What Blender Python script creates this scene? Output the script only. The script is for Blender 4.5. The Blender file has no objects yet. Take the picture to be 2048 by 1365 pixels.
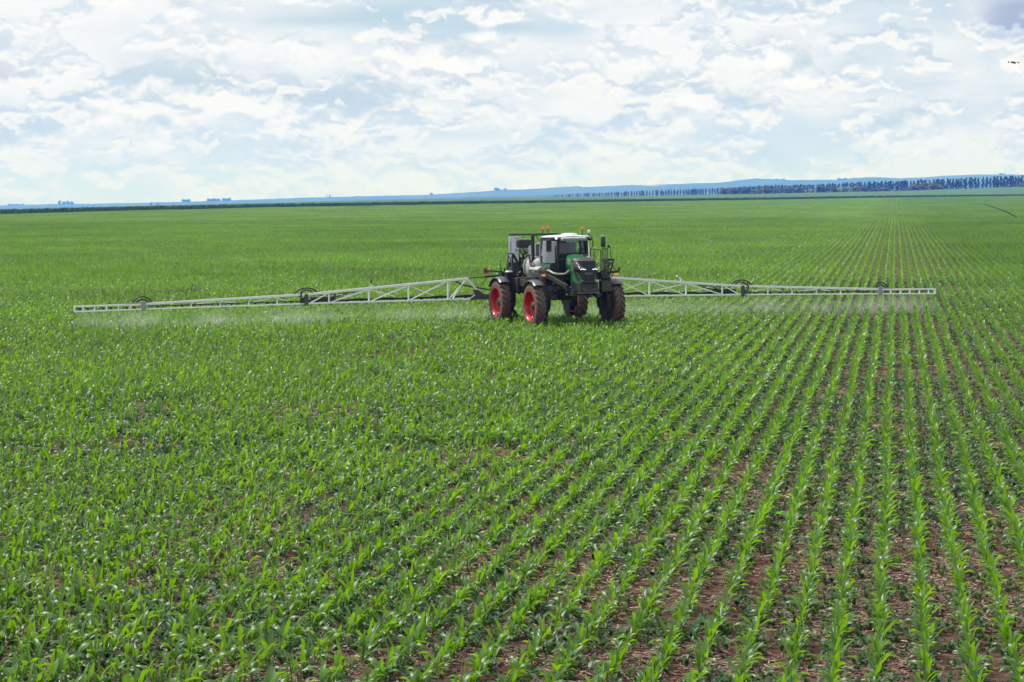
import bpy, bmesh, math, random
import numpy as np
from mathutils import Vector, Matrix
random.seed(7); rng = np.random.default_rng(11)
R = math.radians
sc = bpy.context.scene
COL = sc.collection

# ------------------------------------------------------------------ camera
CAM_H = 5.5
FPX = 5000.0 / 2048.0
cam_d = bpy.data.cameras.new('camera'); cam = bpy.data.objects.new('camera', cam_d); COL.objects.link(cam)
cam_d.sensor_width = 36.0; cam_d.lens = 36.0 * FPX
cam_d.clip_start = 0.5; cam_d.clip_end = 40000
pitch = math.atan(300.5 / 5000.0)
cam.matrix_world = Matrix.Translation((0, 0, CAM_H)) @ Matrix.Rotation(math.pi/2 - pitch, 4, 'X') @ Matrix.Rotation(R(-0.3), 4, 'Z')
sc.camera = cam
sc.render.resolution_x = 1024; sc.render.resolution_y = 682

# ------------------------------------------------------------------ sky and sun
SUN_EL = 60.0; SUN_AZ = -60.0          # azimuth measured from +Y towards +X
def build_world():
    w = bpy.data.worlds.new("World"); sc.world = w; w.use_nodes = True
    nt = w.node_tree; N = nt.nodes; L = nt.links; N.clear()
    out = N.new('ShaderNodeOutputWorld'); bg = N.new('ShaderNodeBackground'); L.new(bg.outputs[0], out.inputs[0])
    bg.inputs[1].default_value = 0.1
    sky = N.new('ShaderNodeTexSky'); sky.sky_type = 'NISHITA'; sky.sun_disc = False
    sky.sun_elevation = R(SUN_EL); sky.sun_rotation = R(SUN_AZ)
    tc = N.new('ShaderNodeTexCoord')
    def math_(op, a, b=None, c=None, clamp=False):
        n = N.new('ShaderNodeMath'); n.operation = op; n.use_clamp = clamp
        for i, v in enumerate((a, b, c)):
            if v is None: continue
            if isinstance(v, (int, float)): n.inputs[i].default_value = v
            else: L.new(v, n.inputs[i])
        return n.outputs[0]
    def mapr(v, a, b, c=0., d=1., smooth=True):
        n = N.new('ShaderNodeMapRange'); n.interpolation_type = 'SMOOTHSTEP' if smooth else 'LINEAR'
        L.new(v, n.inputs[0])
        for i, x in enumerate((a, b, c, d)): n.inputs[1+i].default_value = x
        return n.outputs[0]
    def mix(f, a, b):
        n = N.new('ShaderNodeMix'); n.data_type = 'RGBA'
        if isinstance(f, (int, float)): n.inputs[0].default_value = f
        else: L.new(f, n.inputs[0])
        for s, v in ((6, a), (7, b)):
            if isinstance(v, tuple): n.inputs[s].default_value = (*v, 1)
            else: L.new(v, n.inputs[s])
        return n.outputs[2]
    def vmap(scale, loc=(0, 0, 0)):
        n = N.new('ShaderNodeMapping'); n.inputs['Scale'].default_value = scale; n.inputs['Location'].default_value = loc
        L.new(tc.outputs['Generated'], n.inputs[0]); return n.outputs[0]
    def noise(vec, s, det, rough, typ='FBM', lac=2.0, norm=True):
        n = N.new('ShaderNodeTexNoise'); n.noise_type = typ; L.new(vec, n.inputs['Vector']); n.inputs['Scale'].default_value = s
        n.inputs['Detail'].default_value = det; n.inputs['Roughness'].default_value = rough; n.inputs['Lacunarity'].default_value = lac
        if typ != 'FBM': n.inputs['Offset'].default_value = 1.0; n.inputs['Gain'].default_value = 1.0
        if hasattr(n, 'normalize') and typ == 'FBM': n.normalize = norm
        return n.outputs['Fac']
    sep = N.new('ShaderNodeSeparateXYZ'); L.new(tc.outputs['Generated'], sep.inputs[0])
    el = sep.outputs['Z']; ex = sep.outputs['X']
    def blob(px, py, a, b, amt):      # one particular bank or gap of the real sky, in true directions
        x0 = (px-1024)/5000; z0 = (382-py)/5000
        u = math_('MULTIPLY', math_('SUBTRACT', ex, x0), 5000./a); v = math_('MULTIPLY', math_('SUBTRACT', el, z0), 5000./b)
        r2 = math_('ADD', math_('MULTIPLY', u, u), math_('MULTIPLY', v, v))
        fwd = math_('GREATER_THAN', sep.outputs['Y'], 0.0)
        return math_('MULTIPLY', math_('MULTIPLY', math_('EXPONENT', math_('MULTIPLY', r2, -1.0)), amt), fwd)
    def total(l):
        o = l[0]
        for x in l[1:]: o = math_('ADD', o, x)
        return o
    # clouds in two sheets: a soft bright overcast behind, crisp cumulus heads in front of it
    wn = N.new('ShaderNodeTexNoise'); wn.inputs['Scale'].default_value = 60; wn.inputs['Detail'].default_value = 3; wn.inputs['Roughness'].default_value = 0.6
    L.new(vmap((1, 1, 1.2)), wn.inputs['Vector'])
    wv = N.new('ShaderNodeVectorMath'); wv.operation = 'MULTIPLY_ADD'; L.new(wn.outputs['Color'], wv.inputs[0]); wv.inputs[1].default_value = (.010, .010, .009); L.new(tc.outputs['Generated'], wv.inputs[2])
    def wmap(zs, loc):
        n = N.new('ShaderNodeMapping'); n.inputs['Scale'].default_value = (1, 1, zs); n.inputs['Location'].default_value = loc; L.new(wv.outputs[0], n.inputs[0]); return n.outputs[0]
    # back sheet
    s0 = noise(vmap((1, 1, 2.4), (3.1, 1.7, 0.35)), 11, 4, 0.55)
    backlum = mapr(s0, 0.36, 0.60, 0, 1)
    back = mix(backlum, (5.9, 7.1, 8.2), (8.9, 9.15, 9.4))
    gaps_ = total([blob(800, 36, 260, 26, .95), blob(1000, 62, 120, 12, .7), blob(620, 45, 120, 9, .5), blob(890, 270, 190, 15, .55), blob(700, 235, 60, 24, .3), blob(210, 262, 60, 20, .4), blob(530, 225, 36, 30, .4), blob(1560, 90, 60, 30, .3), blob(340, 275, 60, 14, .4), blob(1900, 60, 200, 40, .2)])
    back = mix(math_('MULTIPLY', gaps_, 0.9, None, True), back, mix(0.85, sky.outputs[0], (4.3, 6.2, 7.4)))
    def puffs(sc_, Z, loc, th, wdt, du, k, base, bright, det=6):
        p0 = noise(wmap(Z, (loc[0], loc[1], loc[2])), sc_, det, 0.56); p1 = noise(wmap(Z, (loc[0], loc[1], loc[2] - du*Z)), sc_, max(det-2, 2), 0.56)
        pb = math_('SUBTRACT', p0, math_('MULTIPLY', gaps_, 0.13))
        m = mapr(pb, th, th+wdt)
        lit = mapr(math_('MULTIPLY_ADD', math_('SUBTRACT', p0, p1), k, 0.52), 0.0, 1.0)
        return m, mix(lit, base, bright)
    m1, c1 = puffs(19, 1.7, (0.4, 5.2, 0.95), 0.475, 0.055, 0.0045, 8.0, (5.2, 6.4, 7.3), (9.6, 9.65, 9.7))
    m2, c2 = puffs(42, 1.9, (7.4, 1.2, 2.15), 0.50, 0.05, 0.0020, 9.0, (5.6, 6.7, 7.9), (9.3, 9.4, 9.5), 5)
    dark = total([blob(2020, 62, 95, 46, .95), blob(10, 140, 70, 28, 1.0), blob(1640, 160, 40, 14, .3)])
    dn = mapr(math_('ADD', dark, math_('MULTIPLY', math_('SUBTRACT', s0, 0.5), -1.2)), 0.15, 0.75)
    back = mix(math_('MULTIPLY', dn, 0.95), back, (3.9, 4.5, 6.1))
    m1 = math_('MULTIPLY', m1, math_('SUBTRACT', 1.0, math_('MULTIPLY', dn, 0.55)))
    col = mix(math_('MULTIPLY', m1, 0.95), back, c1)
    col = mix(math_('MULTIPLY', m2, 0.85), col, c2)
    col = mix(math_('MULTIPLY', total([blob(300, 70, 460, 70, .45), blob(1200, 125, 420, 40, .35), blob(1925, 36, 40, 34, .45)]), 1.0, None, True), col, (9.3, 9.35, 9.45))
    hz = mapr(el, 0.0, 0.045, 0.55, 0.0)
    col = mix(hz, col, (7.4, 8.5, 10.4))
    L.new(col, bg.inputs[0])
build_world()
sc.world.cycles.sampling_method = 'MANUAL'; sc.world.cycles.sample_map_resolution = 128
sd = bpy.data.lights.new('sun', 'SUN'); sd.energy = 4.6; sd.angle = R(1.2); sd.color = (1.0, 0.955, 0.88)
sun = bpy.data.objects.new('sun', sd); COL.objects.link(sun)
sdir = Vector((math.cos(R(SUN_EL))*math.sin(R(SUN_AZ)), math.cos(R(SUN_EL))*math.cos(R(SUN_AZ)), math.sin(R(SUN_EL))))
sun.rotation_euler = sdir.to_track_quat('Z', 'Y').to_euler(); sun.location = (-20, 60, 60)
vs = sc.view_settings; vs.view_transform = 'Standard'; vs.look = 'None'; vs.exposure = 0.06; vs.gamma = 1.0; vs.use_curve_mapping = False
cy = sc.cycles; cy.use_denoising = True; cy.max_bounces = 8; cy.transparent_max_bounces = 24; cy.volume_bounces = 1
cy.diffuse_bounces = 3; cy.glossy_bounces = 3; cy.transmission_bounces = 6
cy.caustics_reflective = False; cy.caustics_refractive = False
try:
    cy.denoiser = 'OPENIMAGEDENOISE'; cy.denoising_input_passes = 'RGB_ALBEDO_NORMAL'
except Exception: pass

# ------------------------------------------------------------------ helpers
def tag(o, label=None, cat=None, group=None, kind=None):
    if label: o['label'] = label
    if cat: o['category'] = cat
    if group: o['group'] = group
    if kind: o['kind'] = kind
    return o
def empty(name, loc, rz=0, parent=None):
    o = bpy.data.objects.new(name, None); COL.objects.link(o); o.location = loc; o.rotation_euler = (0, 0, rz)
    o.empty_display_size = 0.3
    if parent: o.parent = parent
    return o
class MB:
    def __init__(s): s.v = []; s.f = []; s.sm = []
    def add(s, vs, fs, smooth=False):
        b = len(s.v); s.v += [tuple(v) for v in vs]; s.f += [tuple(b+i for i in f) for f in fs]; s.sm += [smooth]*len(fs); return s
    def box(s, c, d, rot=None):
        M = rot.to_3x3() if rot is not None else Matrix.Identity(3)
        vs = [Vector(c) + M @ Vector((x*d[0]/2, y*d[1]/2, z*d[2]/2)) for x in (-1, 1) for y in (-1, 1) for z in (-1, 1)]
        return s.add(vs, [(0,1,3,2),(4,6,7,5),(0,4,5,1),(2,3,7,6),(0,2,6,4),(1,5,7,3)])
    def b2(s, a, b):  # box from two corners
        a = Vector(a); b = Vector(b); return s.box((a+b)/2, [abs(x) for x in (b-a)])
    def _frame(s, p, q):
        d = (Vector(q)-Vector(p)); z = d.normalized(); u = Vector((0,0,1)) if abs(z.z) < .95 else Vector((0,1,0))
        x = z.cross(u).normalized(); y = x.cross(z).normalized(); return d.length, x, y, z
    def bar(s, p, q, w, h=None):  # w = sideways, h = other way
        h = h or w; l, x, y, z = s._frame(p, q); p = Vector(p); q = Vector(q)
        vs = [b + x*sx*w/2 + y*sy*h/2 for b in (p, q) for sx, sy in ((-1,-1),(1,-1),(1,1),(-1,1))]
        return s.add(vs, [(3,2,1,0),(4,5,6,7),(0,1,5,4),(1,2,6,5),(2,3,7,6),(3,0,4,7)])
    def tube(s, p, q, r, n=8, r2=None, cap=True):
        r2 = r if r2 is None else r2; l, x, y, z = s._frame(p, q); p = Vector(p); q = Vector(q)
        vs = [b + (x*math.cos(2*math.pi*i/n) + y*math.sin(2*math.pi*i/n))*rr for b, rr in ((p, r), (q, r2)) for i in range(n)]
        s.add(vs, [(i, (i+1) % n, n+(i+1) % n, n+i) for i in range(n)], True)
        if cap: s.add(vs, [tuple(range(n-1, -1, -1)), tuple(range(n, 2*n))])
        return s
    def path(s, pts, r, n=6):
        pts = [Vector(p) for p in pts]; rings = []
        for i, p in enumerate(pts):
            a = pts[max(i-1, 0)]; b = pts[min(i+1, len(pts)-1)]; _, x, y, z = s._frame(a, b)
            rings += [p + (x*math.cos(2*math.pi*k/n) + y*math.sin(2*math.pi*k/n))*r for k in range(n)]
        fs = [(i*n+k, i*n+(k+1) % n, (i+1)*n+(k+1) % n, (i+1)*n+k) for i in range(len(pts)-1) for k in range(n)]
        s.add(rings, fs, True); s.add(rings, [tuple(range(n-1, -1, -1)), tuple(range(len(rings)-n, len(rings)))]); return s
    def lathe(s, prof, c, axis='x', n=32, smooth=True, closed=False):  # prof: (axial, radius)
        c = Vector(c); vs = []
        for a, r in prof:
            for k in range(n):
                t = 2*math.pi*k/n; u, v = r*math.cos(t), r*math.sin(t)
                vs.append(c + Vector({'x': (a, u, v), 'y': (v, a, u), 'z': (u, v, a)}[axis]))
        m = len(prof); fs = []
        for i in range(m if closed else m-1):
            for k in range(n):
                j = (i+1) % m; fs.append((i*n+k, i*n+(k+1) % n, j*n+(k+1) % n, j*n+k))
        return s.add(vs, fs, smooth)
    def prism(s, poly, axis, a, b, smooth=False):  # polygon in the plane normal to axis, from a to b
        def P(u, v, t): return {'x': (t, u, v), 'y': (u, t, v), 'z': (u, v, t)}[axis]
        n = len(poly); vs = [P(u, v, a) for u, v in poly] + [P(u, v, b) for u, v in poly]
        return s.add(vs, [tuple(range(n-1, -1, -1)), tuple(range(n, 2*n))] + [(i, (i+1) % n, n+(i+1) % n, n+i) for i in range(n)], smooth)
    def loft(s, rings, cap=True, smooth=True, closed=True):
        n = len(rings[0]); vs = [p for r in rings for p in r]; fs = []
        for i in range(len(rings)-1):
            for k in range(n if closed else n-1):
                fs.append((i*n+k, i*n+(k+1) % n, (i+1)*n+(k+1) % n, (i+1)*n+k))
        s.add(vs, fs, smooth)
        if cap and closed: s.add(vs, [tuple(range(n-1, -1, -1)), tuple(range(len(vs)-n, len(vs)))])
        return s
    def mesh(s, name, mat):
        me = bpy.data.meshes.new(name); me.from_pydata(s.v, [], s.f); me.polygons.foreach_set('use_smooth', s.sm)
        bm = bmesh.new(); bm.from_mesh(me); bmesh.ops.recalc_face_normals(bm, faces=bm.faces); bm.to_mesh(me); bm.free()
        me.materials.append(mat); return me
    def build(s, name, mat, parent=None, bevel=0, loc=None):
        me = s.mesh(name, mat); o = bpy.data.objects.new(name, me); COL.objects.link(o)
        if parent: o.parent = parent
        if loc is not None: o.location = loc
        if bevel:
            m = o.modifiers.new('bevel', 'BEVEL'); m.width = bevel; m.segments = 2; m.limit_method = 'ANGLE'; m.angle_limit = R(40)
        return o

# ------------------------------------------------------------------ materials
def material(name, col, rough=0.6, metal=0.0, var=0.0, scale=8.0, col2=None, bump=0.0, spec=0.5, coat=0.0, coords='Object'):
    m = bpy.data.materials.new(name); m.use_nodes = True; nt = m.node_tree; b = nt.nodes['Principled BSDF']
    b.inputs['Base Color'].default_value = (*col, 1); b.inputs['Roughness'].default_value = rough; b.inputs['Metallic'].default_value = metal
    b.inputs['Specular IOR Level'].default_value = spec
    if coat: b.inputs['Coat Weight'].default_value = coat; b.inputs['Coat Roughness'].default_value = 0.12
    if col2 or var or bump:
        tc = nt.nodes.new('ShaderNodeTexCoord'); no = nt.nodes.new('ShaderNodeTexNoise')
        nt.links.new(tc.outputs[coords], no.inputs['Vector']); no.inputs['Scale'].default_value = scale; no.inputs['Detail'].default_value = 5; no.inputs['Roughness'].default_value = 0.6
        if col2 or var:
            c2 = col2 or tuple(c*(1-var) for c in col)
            r = nt.nodes.new('ShaderNodeValToRGB'); r.color_ramp.elements[0].position = 0.38; r.color_ramp.elements[1].position = 0.66
            r.color_ramp.elements[0].color = (*col, 1); r.color_ramp.elements[1].color = (*c2, 1)
            nt.links.new(no.outputs['Fac'], r.inputs[0]); nt.links.new(r.outputs[0], b.inputs['Base Color'])
        if bump:
            bp = nt.nodes.new('ShaderNodeBump'); bp.inputs['Strength'].default_value = bump; bp.inputs['Distance'].default_value = 0.02
            nt.links.new(no.outputs['Fac'], bp.inputs['Height']); nt.links.new(bp.outputs[0], b.inputs['Normal'])
    return m

def foliage_mat(name, c1, c2, trans, rough=0.38, spec=0.5, macro=0.0, transmix=0.45, leafnoise=6.0):
    """leaf: glossy diffuse + translucency, colour varies per instance and over the field"""
    m = bpy.data.materials.new(name); m.use_nodes = True; nt = m.node_tree; N = nt.nodes; L = nt.links
    b = N['Principled BSDF']; out = N['Material Output']
    oi = N.new('ShaderNodeObjectInfo'); geo = N.new('ShaderNodeNewGeometry')
    no = N.new('ShaderNodeTexNoise'); no.inputs['Scale'].default_value = leafnoise; no.inputs['Detail'].default_value = 3; L.new(geo.outputs['Position'], no.inputs['Vector'])
    ad = N.new('ShaderNodeMath'); ad.operation = 'MULTIPLY_ADD'; L.new(oi.outputs['Random'], ad.inputs[0]); ad.inputs[1].default_value = 0.5
    m2 = N.new('ShaderNodeMath'); m2.operation = 'MULTIPLY_ADD'; L.new(no.outputs['Fac'], m2.inputs[0]); m2.inputs[1].default_value = 1.6; m2.inputs[2].default_value = -0.55
    L.new(m2.outputs[0], ad.inputs[2])
    mx = N.new('ShaderNodeMix'); mx.data_type = 'RGBA'; L.new(ad.outputs[0], mx.inputs[0]); mx.clamp_factor = True
    mx.inputs[6].default_value = (*c1, 1); mx.inputs[7].default_value = (*c2, 1)
    colout = mx.outputs[2]
    if macro:
        n3 = N.new('ShaderNodeTexNoise'); n3.inputs['Scale'].default_value = 0.035; n3.inputs['Detail'].default_value = 4; L.new(geo.outputs['Position'], n3.inputs['Vector'])
        hs = N.new('ShaderNodeHueSaturation'); mr = N.new('ShaderNodeMapRange'); L.new(n3.outputs['Fac'], mr.inputs[0])
        mr.inputs[1].default_value = 0.3; mr.inputs[2].default_value = 0.7; mr.inputs[3].default_value = 1-macro; mr.inputs[4].default_value = 1+macro
        L.new(mr.outputs[0], hs.inputs['Value']); L.new(colout, hs.inputs['Color']); colout = hs.outputs[0]
    L.new(colout, b.inputs['Base Color']); b.inputs['Roughness'].default_value = rough; b.inputs['Specular IOR Level'].default_value = spec
    tr = N.new('ShaderNodeBsdfTranslucent'); tm = N.new('ShaderNodeMix'); tm.data_type = 'RGBA'; tm.blend_type = 'MULTIPLY'; tm.inputs[0].default_value = 1
    L.new(colout, tm.inputs[6]); tm.inputs[7].default_value = (*trans, 1); L.new(tm.outputs[2], tr.inputs[0])
    ms = N.new('ShaderNodeMixShader'); ms.inputs[0].default_value = transmix; L.new(b.outputs[0], ms.inputs[1]); L.new(tr.outputs[0], ms.inputs[2])
    L.new(ms.outputs[0], out.inputs[0]); return m

M = {}
M['corn'] = foliage_mat('corn_leaf', (0.038, 0.108, 0.020), (0.095, 0.208, 0.024), (3.6, 3.05, 0.33), rough=0.43, spec=0.75, macro=0.20, transmix=0.42)
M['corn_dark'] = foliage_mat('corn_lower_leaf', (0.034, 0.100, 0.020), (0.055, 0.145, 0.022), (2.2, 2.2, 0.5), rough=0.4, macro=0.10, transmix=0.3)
M['stem'] = material('corn_stem', (0.12, 0.23, 0.06), 0.5, var=0.3)
M['weed'] = foliage_mat('weed_leaf', (0.026, 0.075, 0.022), (0.050, 0.12, 0.028), (1.8, 1.8, 0.8), rough=0.5, transmix=0.3)
M['tallcrop'] = foliage_mat('tall_crop_leaf', (0.040, 0.115, 0.026), (0.070, 0.165, 0.036), (1.4, 1.5, 0.8), rough=0.6, spec=0.2, macro=0.1, transmix=0.15, leafnoise=0.4)
M['tree'] = foliage_mat('tree_leaf', (0.016, 0.034, 0.018), (0.036, 0.058, 0.024), (1.2, 1.4, 0.8), rough=0.6, transmix=0.15, leafnoise=0.15)
M['bush'] = foliage_mat('bush_leaf', (0.045, 0.075, 0.022), (0.12, 0.16, 0.035), (1.2, 1.4, 0.8), rough=0.6, transmix=0.15, leafnoise=0.12)
M['bush_light'] = foliage_mat('light_bush_leaf', (0.16, 0.24, 0.035), (0.24, 0.32, 0.05), (1.2, 1.4, 0.8), rough=0.6, transmix=0.15, leafnoise=0.12)
M['bush_brown'] = foliage_mat('brown_bush_leaf', (0.085, 0.078, 0.030), (0.15, 0.13, 0.045), (1.2, 1.3, 0.8), rough=0.6, transmix=0.12, leafnoise=0.12)
M['trunk'] = material('trunk_bark', (0.22, 0.18, 0.14), 0.9, var=0.4)
M['straw'] = material('straw', (0.24, 0.145, 0.105), 0.8, col2=(0.13, 0.07, 0.055), scale=3)
M['straw_pale'] = material('pale_straw', (0.42, 0.30, 0.235), 0.75, var=0.3)
M['hill'] = material('hill_fields', (0.045, 0.075, 0.035), 0.95, col2=(0.10, 0.13, 0.06), scale=0.0016, spec=0.1)
# machine
M['white'] = material('white_boom_paint', (0.90, 0.90, 0.92), 0.35, var=0.10, scale=3)
M['white_roof'] = material('white_roof_plastic', (0.62, 0.62, 0.63), 0.35, var=0.12, scale=4)
M['green'] = material('green_paint', (0.022, 0.175, 0.050), 0.22, spec=0.6, coat=0.8, var=0.25, scale=2.5)
M['green_dark'] = material('dark_green_steel', (0.014, 0.060, 0.030), 0.4, var=0.3)
M['red'] = material('red_rim_paint', (0.62, 0.006, 0.012), 0.4, coat=0.15, col2=(0.20, 0.022, 0.016), scale=4)
M['tyre'] = material('dusty_tyre_tread', (0.045, 0.016, 0.010), 0.9, col2=(0.15, 0.048, 0.020), scale=7, bump=0.3)
M['sidewall'] = material('dusty_tyre_sidewall', (0.115, 0.092, 0.078), 0.85, col2=(0.16, 0.115, 0.088), scale=5, bump=0.15)
M['black'] = material('black_plastic', (0.020, 0.020, 0.024), 0.45, var=0.4, scale=6)
M['black_steel'] = material('black_steel', (0.024, 0.024, 0.028), 0.5, col2=(0.055, 0.045, 0.038), scale=3)
M['shield'] = material('dusty_black_shield', (0.020, 0.019, 0.019), 0.65, col2=(0.04, 0.032, 0.028), scale=2)
M['grey_fender'] = material('grey_black_fender', (0.085, 0.083, 0.090), 0.38, var=0.3, scale=5)
M['grille'] = material('dark_grille', (0.030, 0.025, 0.027), 0.5, var=0.4, scale=20)
M['bonnet_mesh'] = material('bonnet_mesh', (0.060, 0.055, 0.064), 0.5, var=0.5, scale=40)
M['steel'] = material('exhaust_steel', (0.27, 0.24, 0.22), 0.45, metal=0.6, var=0.3)
M['tank'] = material('pale_tank_plastic', (0.46, 0.47, 0.49), 0.4, var=0.2, scale=2)
M['grey'] = material('grey_plastic', (0.34, 0.34, 0.36), 0.45, var=0.25)
M['ribbed'] = material('grey_ribbed_plastic', (0.055, 0.055, 0.062), 0.5, var=0.3)
M['brown_grey'] = material('brown_grey_panel', (0.075, 0.066, 0.054), 0.6, var=0.3)
M['panel'] = foliage_mat('white_translucent_panel', (0.80, 0.79, 0.86), (0.72, 0.70, 0.84), (1.0, 1.0, 1.0), rough=0.4, spec=0.4, transmix=0.45, leafnoise=1.0)
M['print'] = material('printed_lettering', (0.06, 0.06, 0.09), 0.5)
M['badge'] = material('badge_metal', (0.36, 0.35, 0.34), 0.35, metal=0.5)
M['olive'] = material('olive_box', (0.055, 0.065, 0.035), 0.5, var=0.3)
M['yellow'] = material('yellow_sticker', (0.75, 0.62, 0.10), 0.5)
M['seat'] = material('seat_fabric', (0.05, 0.055, 0.065), 0.8)
def emis(name, col, s, base=None):
    m = material(name, base or col, 0.3); b = m.node_tree.nodes['Principled BSDF']
    b.inputs['Emission Color'].default_value = (*col, 1); b.inputs['Emission Strength'].default_value = s; return m
M['amber'] = emis('amber_lamp', (1.0, 0.36, 0.02), 0.35, (0.9, 0.36, 0.03))
M['beacon'] = emis('orange_beacon', (1.0, 0.12, 0.01), 0.15, (0.75, 0.10, 0.01))
M['redlamp'] = material('red_lamp', (0.42, 0.03, 0.02), 0.3)
M['drl'] = emis('headlight_strip', (1.0, 1.0, 1.0), 1.0, (0.8, 0.8, 0.8))
M['lens'] = material('headlight_lens', (0.30, 0.30, 0.34), 0.15, metal=0.6)
def glass(name, tint, alpha, rough=0.03):
    m = bpy.data.materials.new(name); m.use_nodes = True; nt = m.node_tree; N = nt.nodes; L = nt.links; N.remove(N['Principled BSDF'])
    tr = N.new('ShaderNodeBsdfTransparent'); tr.inputs[0].default_value = (*tint, 1)
    gl = N.new('ShaderNodeBsdfGlossy'); gl.inputs['Roughness'].default_value = rough
    fr = N.new('ShaderNodeFresnel'); fr.inputs[0].default_value = 1.5
    ad = N.new('ShaderNodeMath'); ad.operation = 'ADD'; ad.use_clamp = True; L.new(fr.outputs[0], ad.inputs[0]); ad.inputs[1].default_value = alpha
    ms = N.new('ShaderNodeMixShader'); L.new(ad.outputs[0], ms.inputs[0]); L.new(tr.outputs[0], ms.inputs[1]); L.new(gl.outputs[0], ms.inputs[2])
    L.new(ms.outputs[0], N['Material Output'].inputs[0]); return m
M['windscreen'] = glass('windscreen_glass', (0.62, 0.84, 0.76), 0.03)
M['sideglass'] = glass('side_glass', (0.35, 0.55, 0.58), 0.22, 0.05)

# ------------------------------------------------------------------ field frame (crop rows)
PSI = math.atan2(0.153253, 1.0)      # rows run 8.71 degrees to the right of the view
ROW_D = (math.sin(PSI), math.cos(PSI)); ROW_N = (math.cos(PSI), -math.sin(PSI))
ROW_S = 0.5; ROW_OFF = 0.36
EDGE = [(-900, -900), (-129, 632), (-89, 855), (-5, 1042), (127, 1277), (235, 1531), (345, 1686), (520, 1900)]   # far edge of the field
_ex = np.array([e[0] for e in EDGE], float); _ey = np.array([e[1] for e in EDGE], float)
def field_edge(x): return np.interp(x, _ex, _ey)
HALF = 0.2048
def in_view(x, y, pad=1.5): return np.abs(x) < y*HALF*1.03 + pad

# ------------------------------------------------------------------ setting: ground sheets
def ground_mat():
    m = bpy.data.materials.new('field_soil'); m.use_nodes = True; nt = m.node_tree; N = nt.nodes; L = nt.links; b = N['Principled BSDF']
    b.inputs['Roughness'].default_value = 0.95; b.inputs['Specular IOR Level'].default_value = 0.15
    g = N.new('ShaderNodeNewGeometry')
    def noise(s, d, r=0.6):
        n = N.new('ShaderNodeTexNoise'); n.inputs['Scale'].default_value = s; n.inputs['Detail'].default_value = d; n.inputs['Roughness'].default_value = r
        L.new(g.outputs['Position'], n.inputs['Vector']); return n.outputs['Fac']
    def ramp(f, stops):
        r = N.new('ShaderNodeValToRGB'); L.new(f, r.inputs[0]); e = r.color_ramp.elements
        e[0].position, e[0].color = stops[0][0], (*stops[0][1], 1); e[1].position, e[1].color = stops[-1][0], (*stops[-1][1], 1)
        for p, c in stops[1:-1]:
            x = e.new(p); x.color = (*c, 1)
        return r.outputs[0]
    def mix(f, a, b_):
        n = N.new('ShaderNodeMix'); n.data_type = 'RGBA'; L.new(f, n.inputs[0]); L.new(a, n.inputs[6]); L.new(b_, n.inputs[7]); return n.outputs[2]
    soil = ramp(noise(9, 8, 0.7), [(0.30, (0.026, 0.010, 0.007)), (0.5, (0.070, 0.026, 0.018)), (0.72, (0.13, 0.058, 0.042))])
    litter = ramp(noise(60, 5, 0.75), [(0.35, (0.05, 0.024, 0.019)), (0.55, (0.145, 0.082, 0.063)), (0.75, (0.30, 0.20, 0.16))])
    mm = N.new('ShaderNodeMapRange'); mm.interpolation_type = 'SMOOTHSTEP'; L.new(noise(1.6, 5, 0.65), mm.inputs[0]); mm.inputs[1].default_value = 0.40; mm.inputs[2].default_value = 0.58
    col = mix(mm.outputs[0], soil, litter)
    # distance from the machine's field: past a kilometre the canopy hides the soil entirely
    L.new(col, b.inputs['Base Color'])
    bp = N.new('ShaderNodeBump'); bp.inputs['Strength'].default_value = 0.9; bp.inputs['Distance'].default_value = 0.05
    L.new(noise(22, 6, 0.7), bp.inputs['Height']); L.new(bp.outputs[0], b.inputs['Normal'])
    return m
def sheet(name, xs, ys, zf, mat):
    vs = [(x, y, zf(x, y)) for y in ys for x in xs]; n = len(xs)
    fs = [(j*n+i, j*n+i+1, (j+1)*n+i+1, (j+1)*n+i) for j in range(len(ys)-1) for i in range(n-1)]
    return MB().add(vs, fs, True).build(name, mat)
M['soil'] = ground_mat()
def smooth(t): t = max(0., min(1., t)); return t*t*(3-2*t)
def far_z(x, y):      # plateau: flat under the field, drops away behind its far edge on the left
    e = float(field_edge(x)); d = y - e
    if d < 60: return 0.0 - 0.0
    k = smooth((-(x/max(y, 1))*2 + 0.35)/0.75)         # 1 towards the left, 0 towards the right
    return -smooth((d-60)/2500)*(14 + 42*k) - max(0., d-5000)*.0085
xs = sorted(set([round(v, 1) for v in list(np.linspace(-900, 900, 41)) + list(np.linspace(-9000, 9000, 25))]))
ys = sorted(set([round(v, 1) for v in [-200, 0] + list(np.linspace(100, 2400, 24)) + list(np.linspace(2800, 22500, 16))]))
soil = sheet('ground', xs, ys, far_z, M['soil']); tag(soil, kind='structure')

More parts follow.
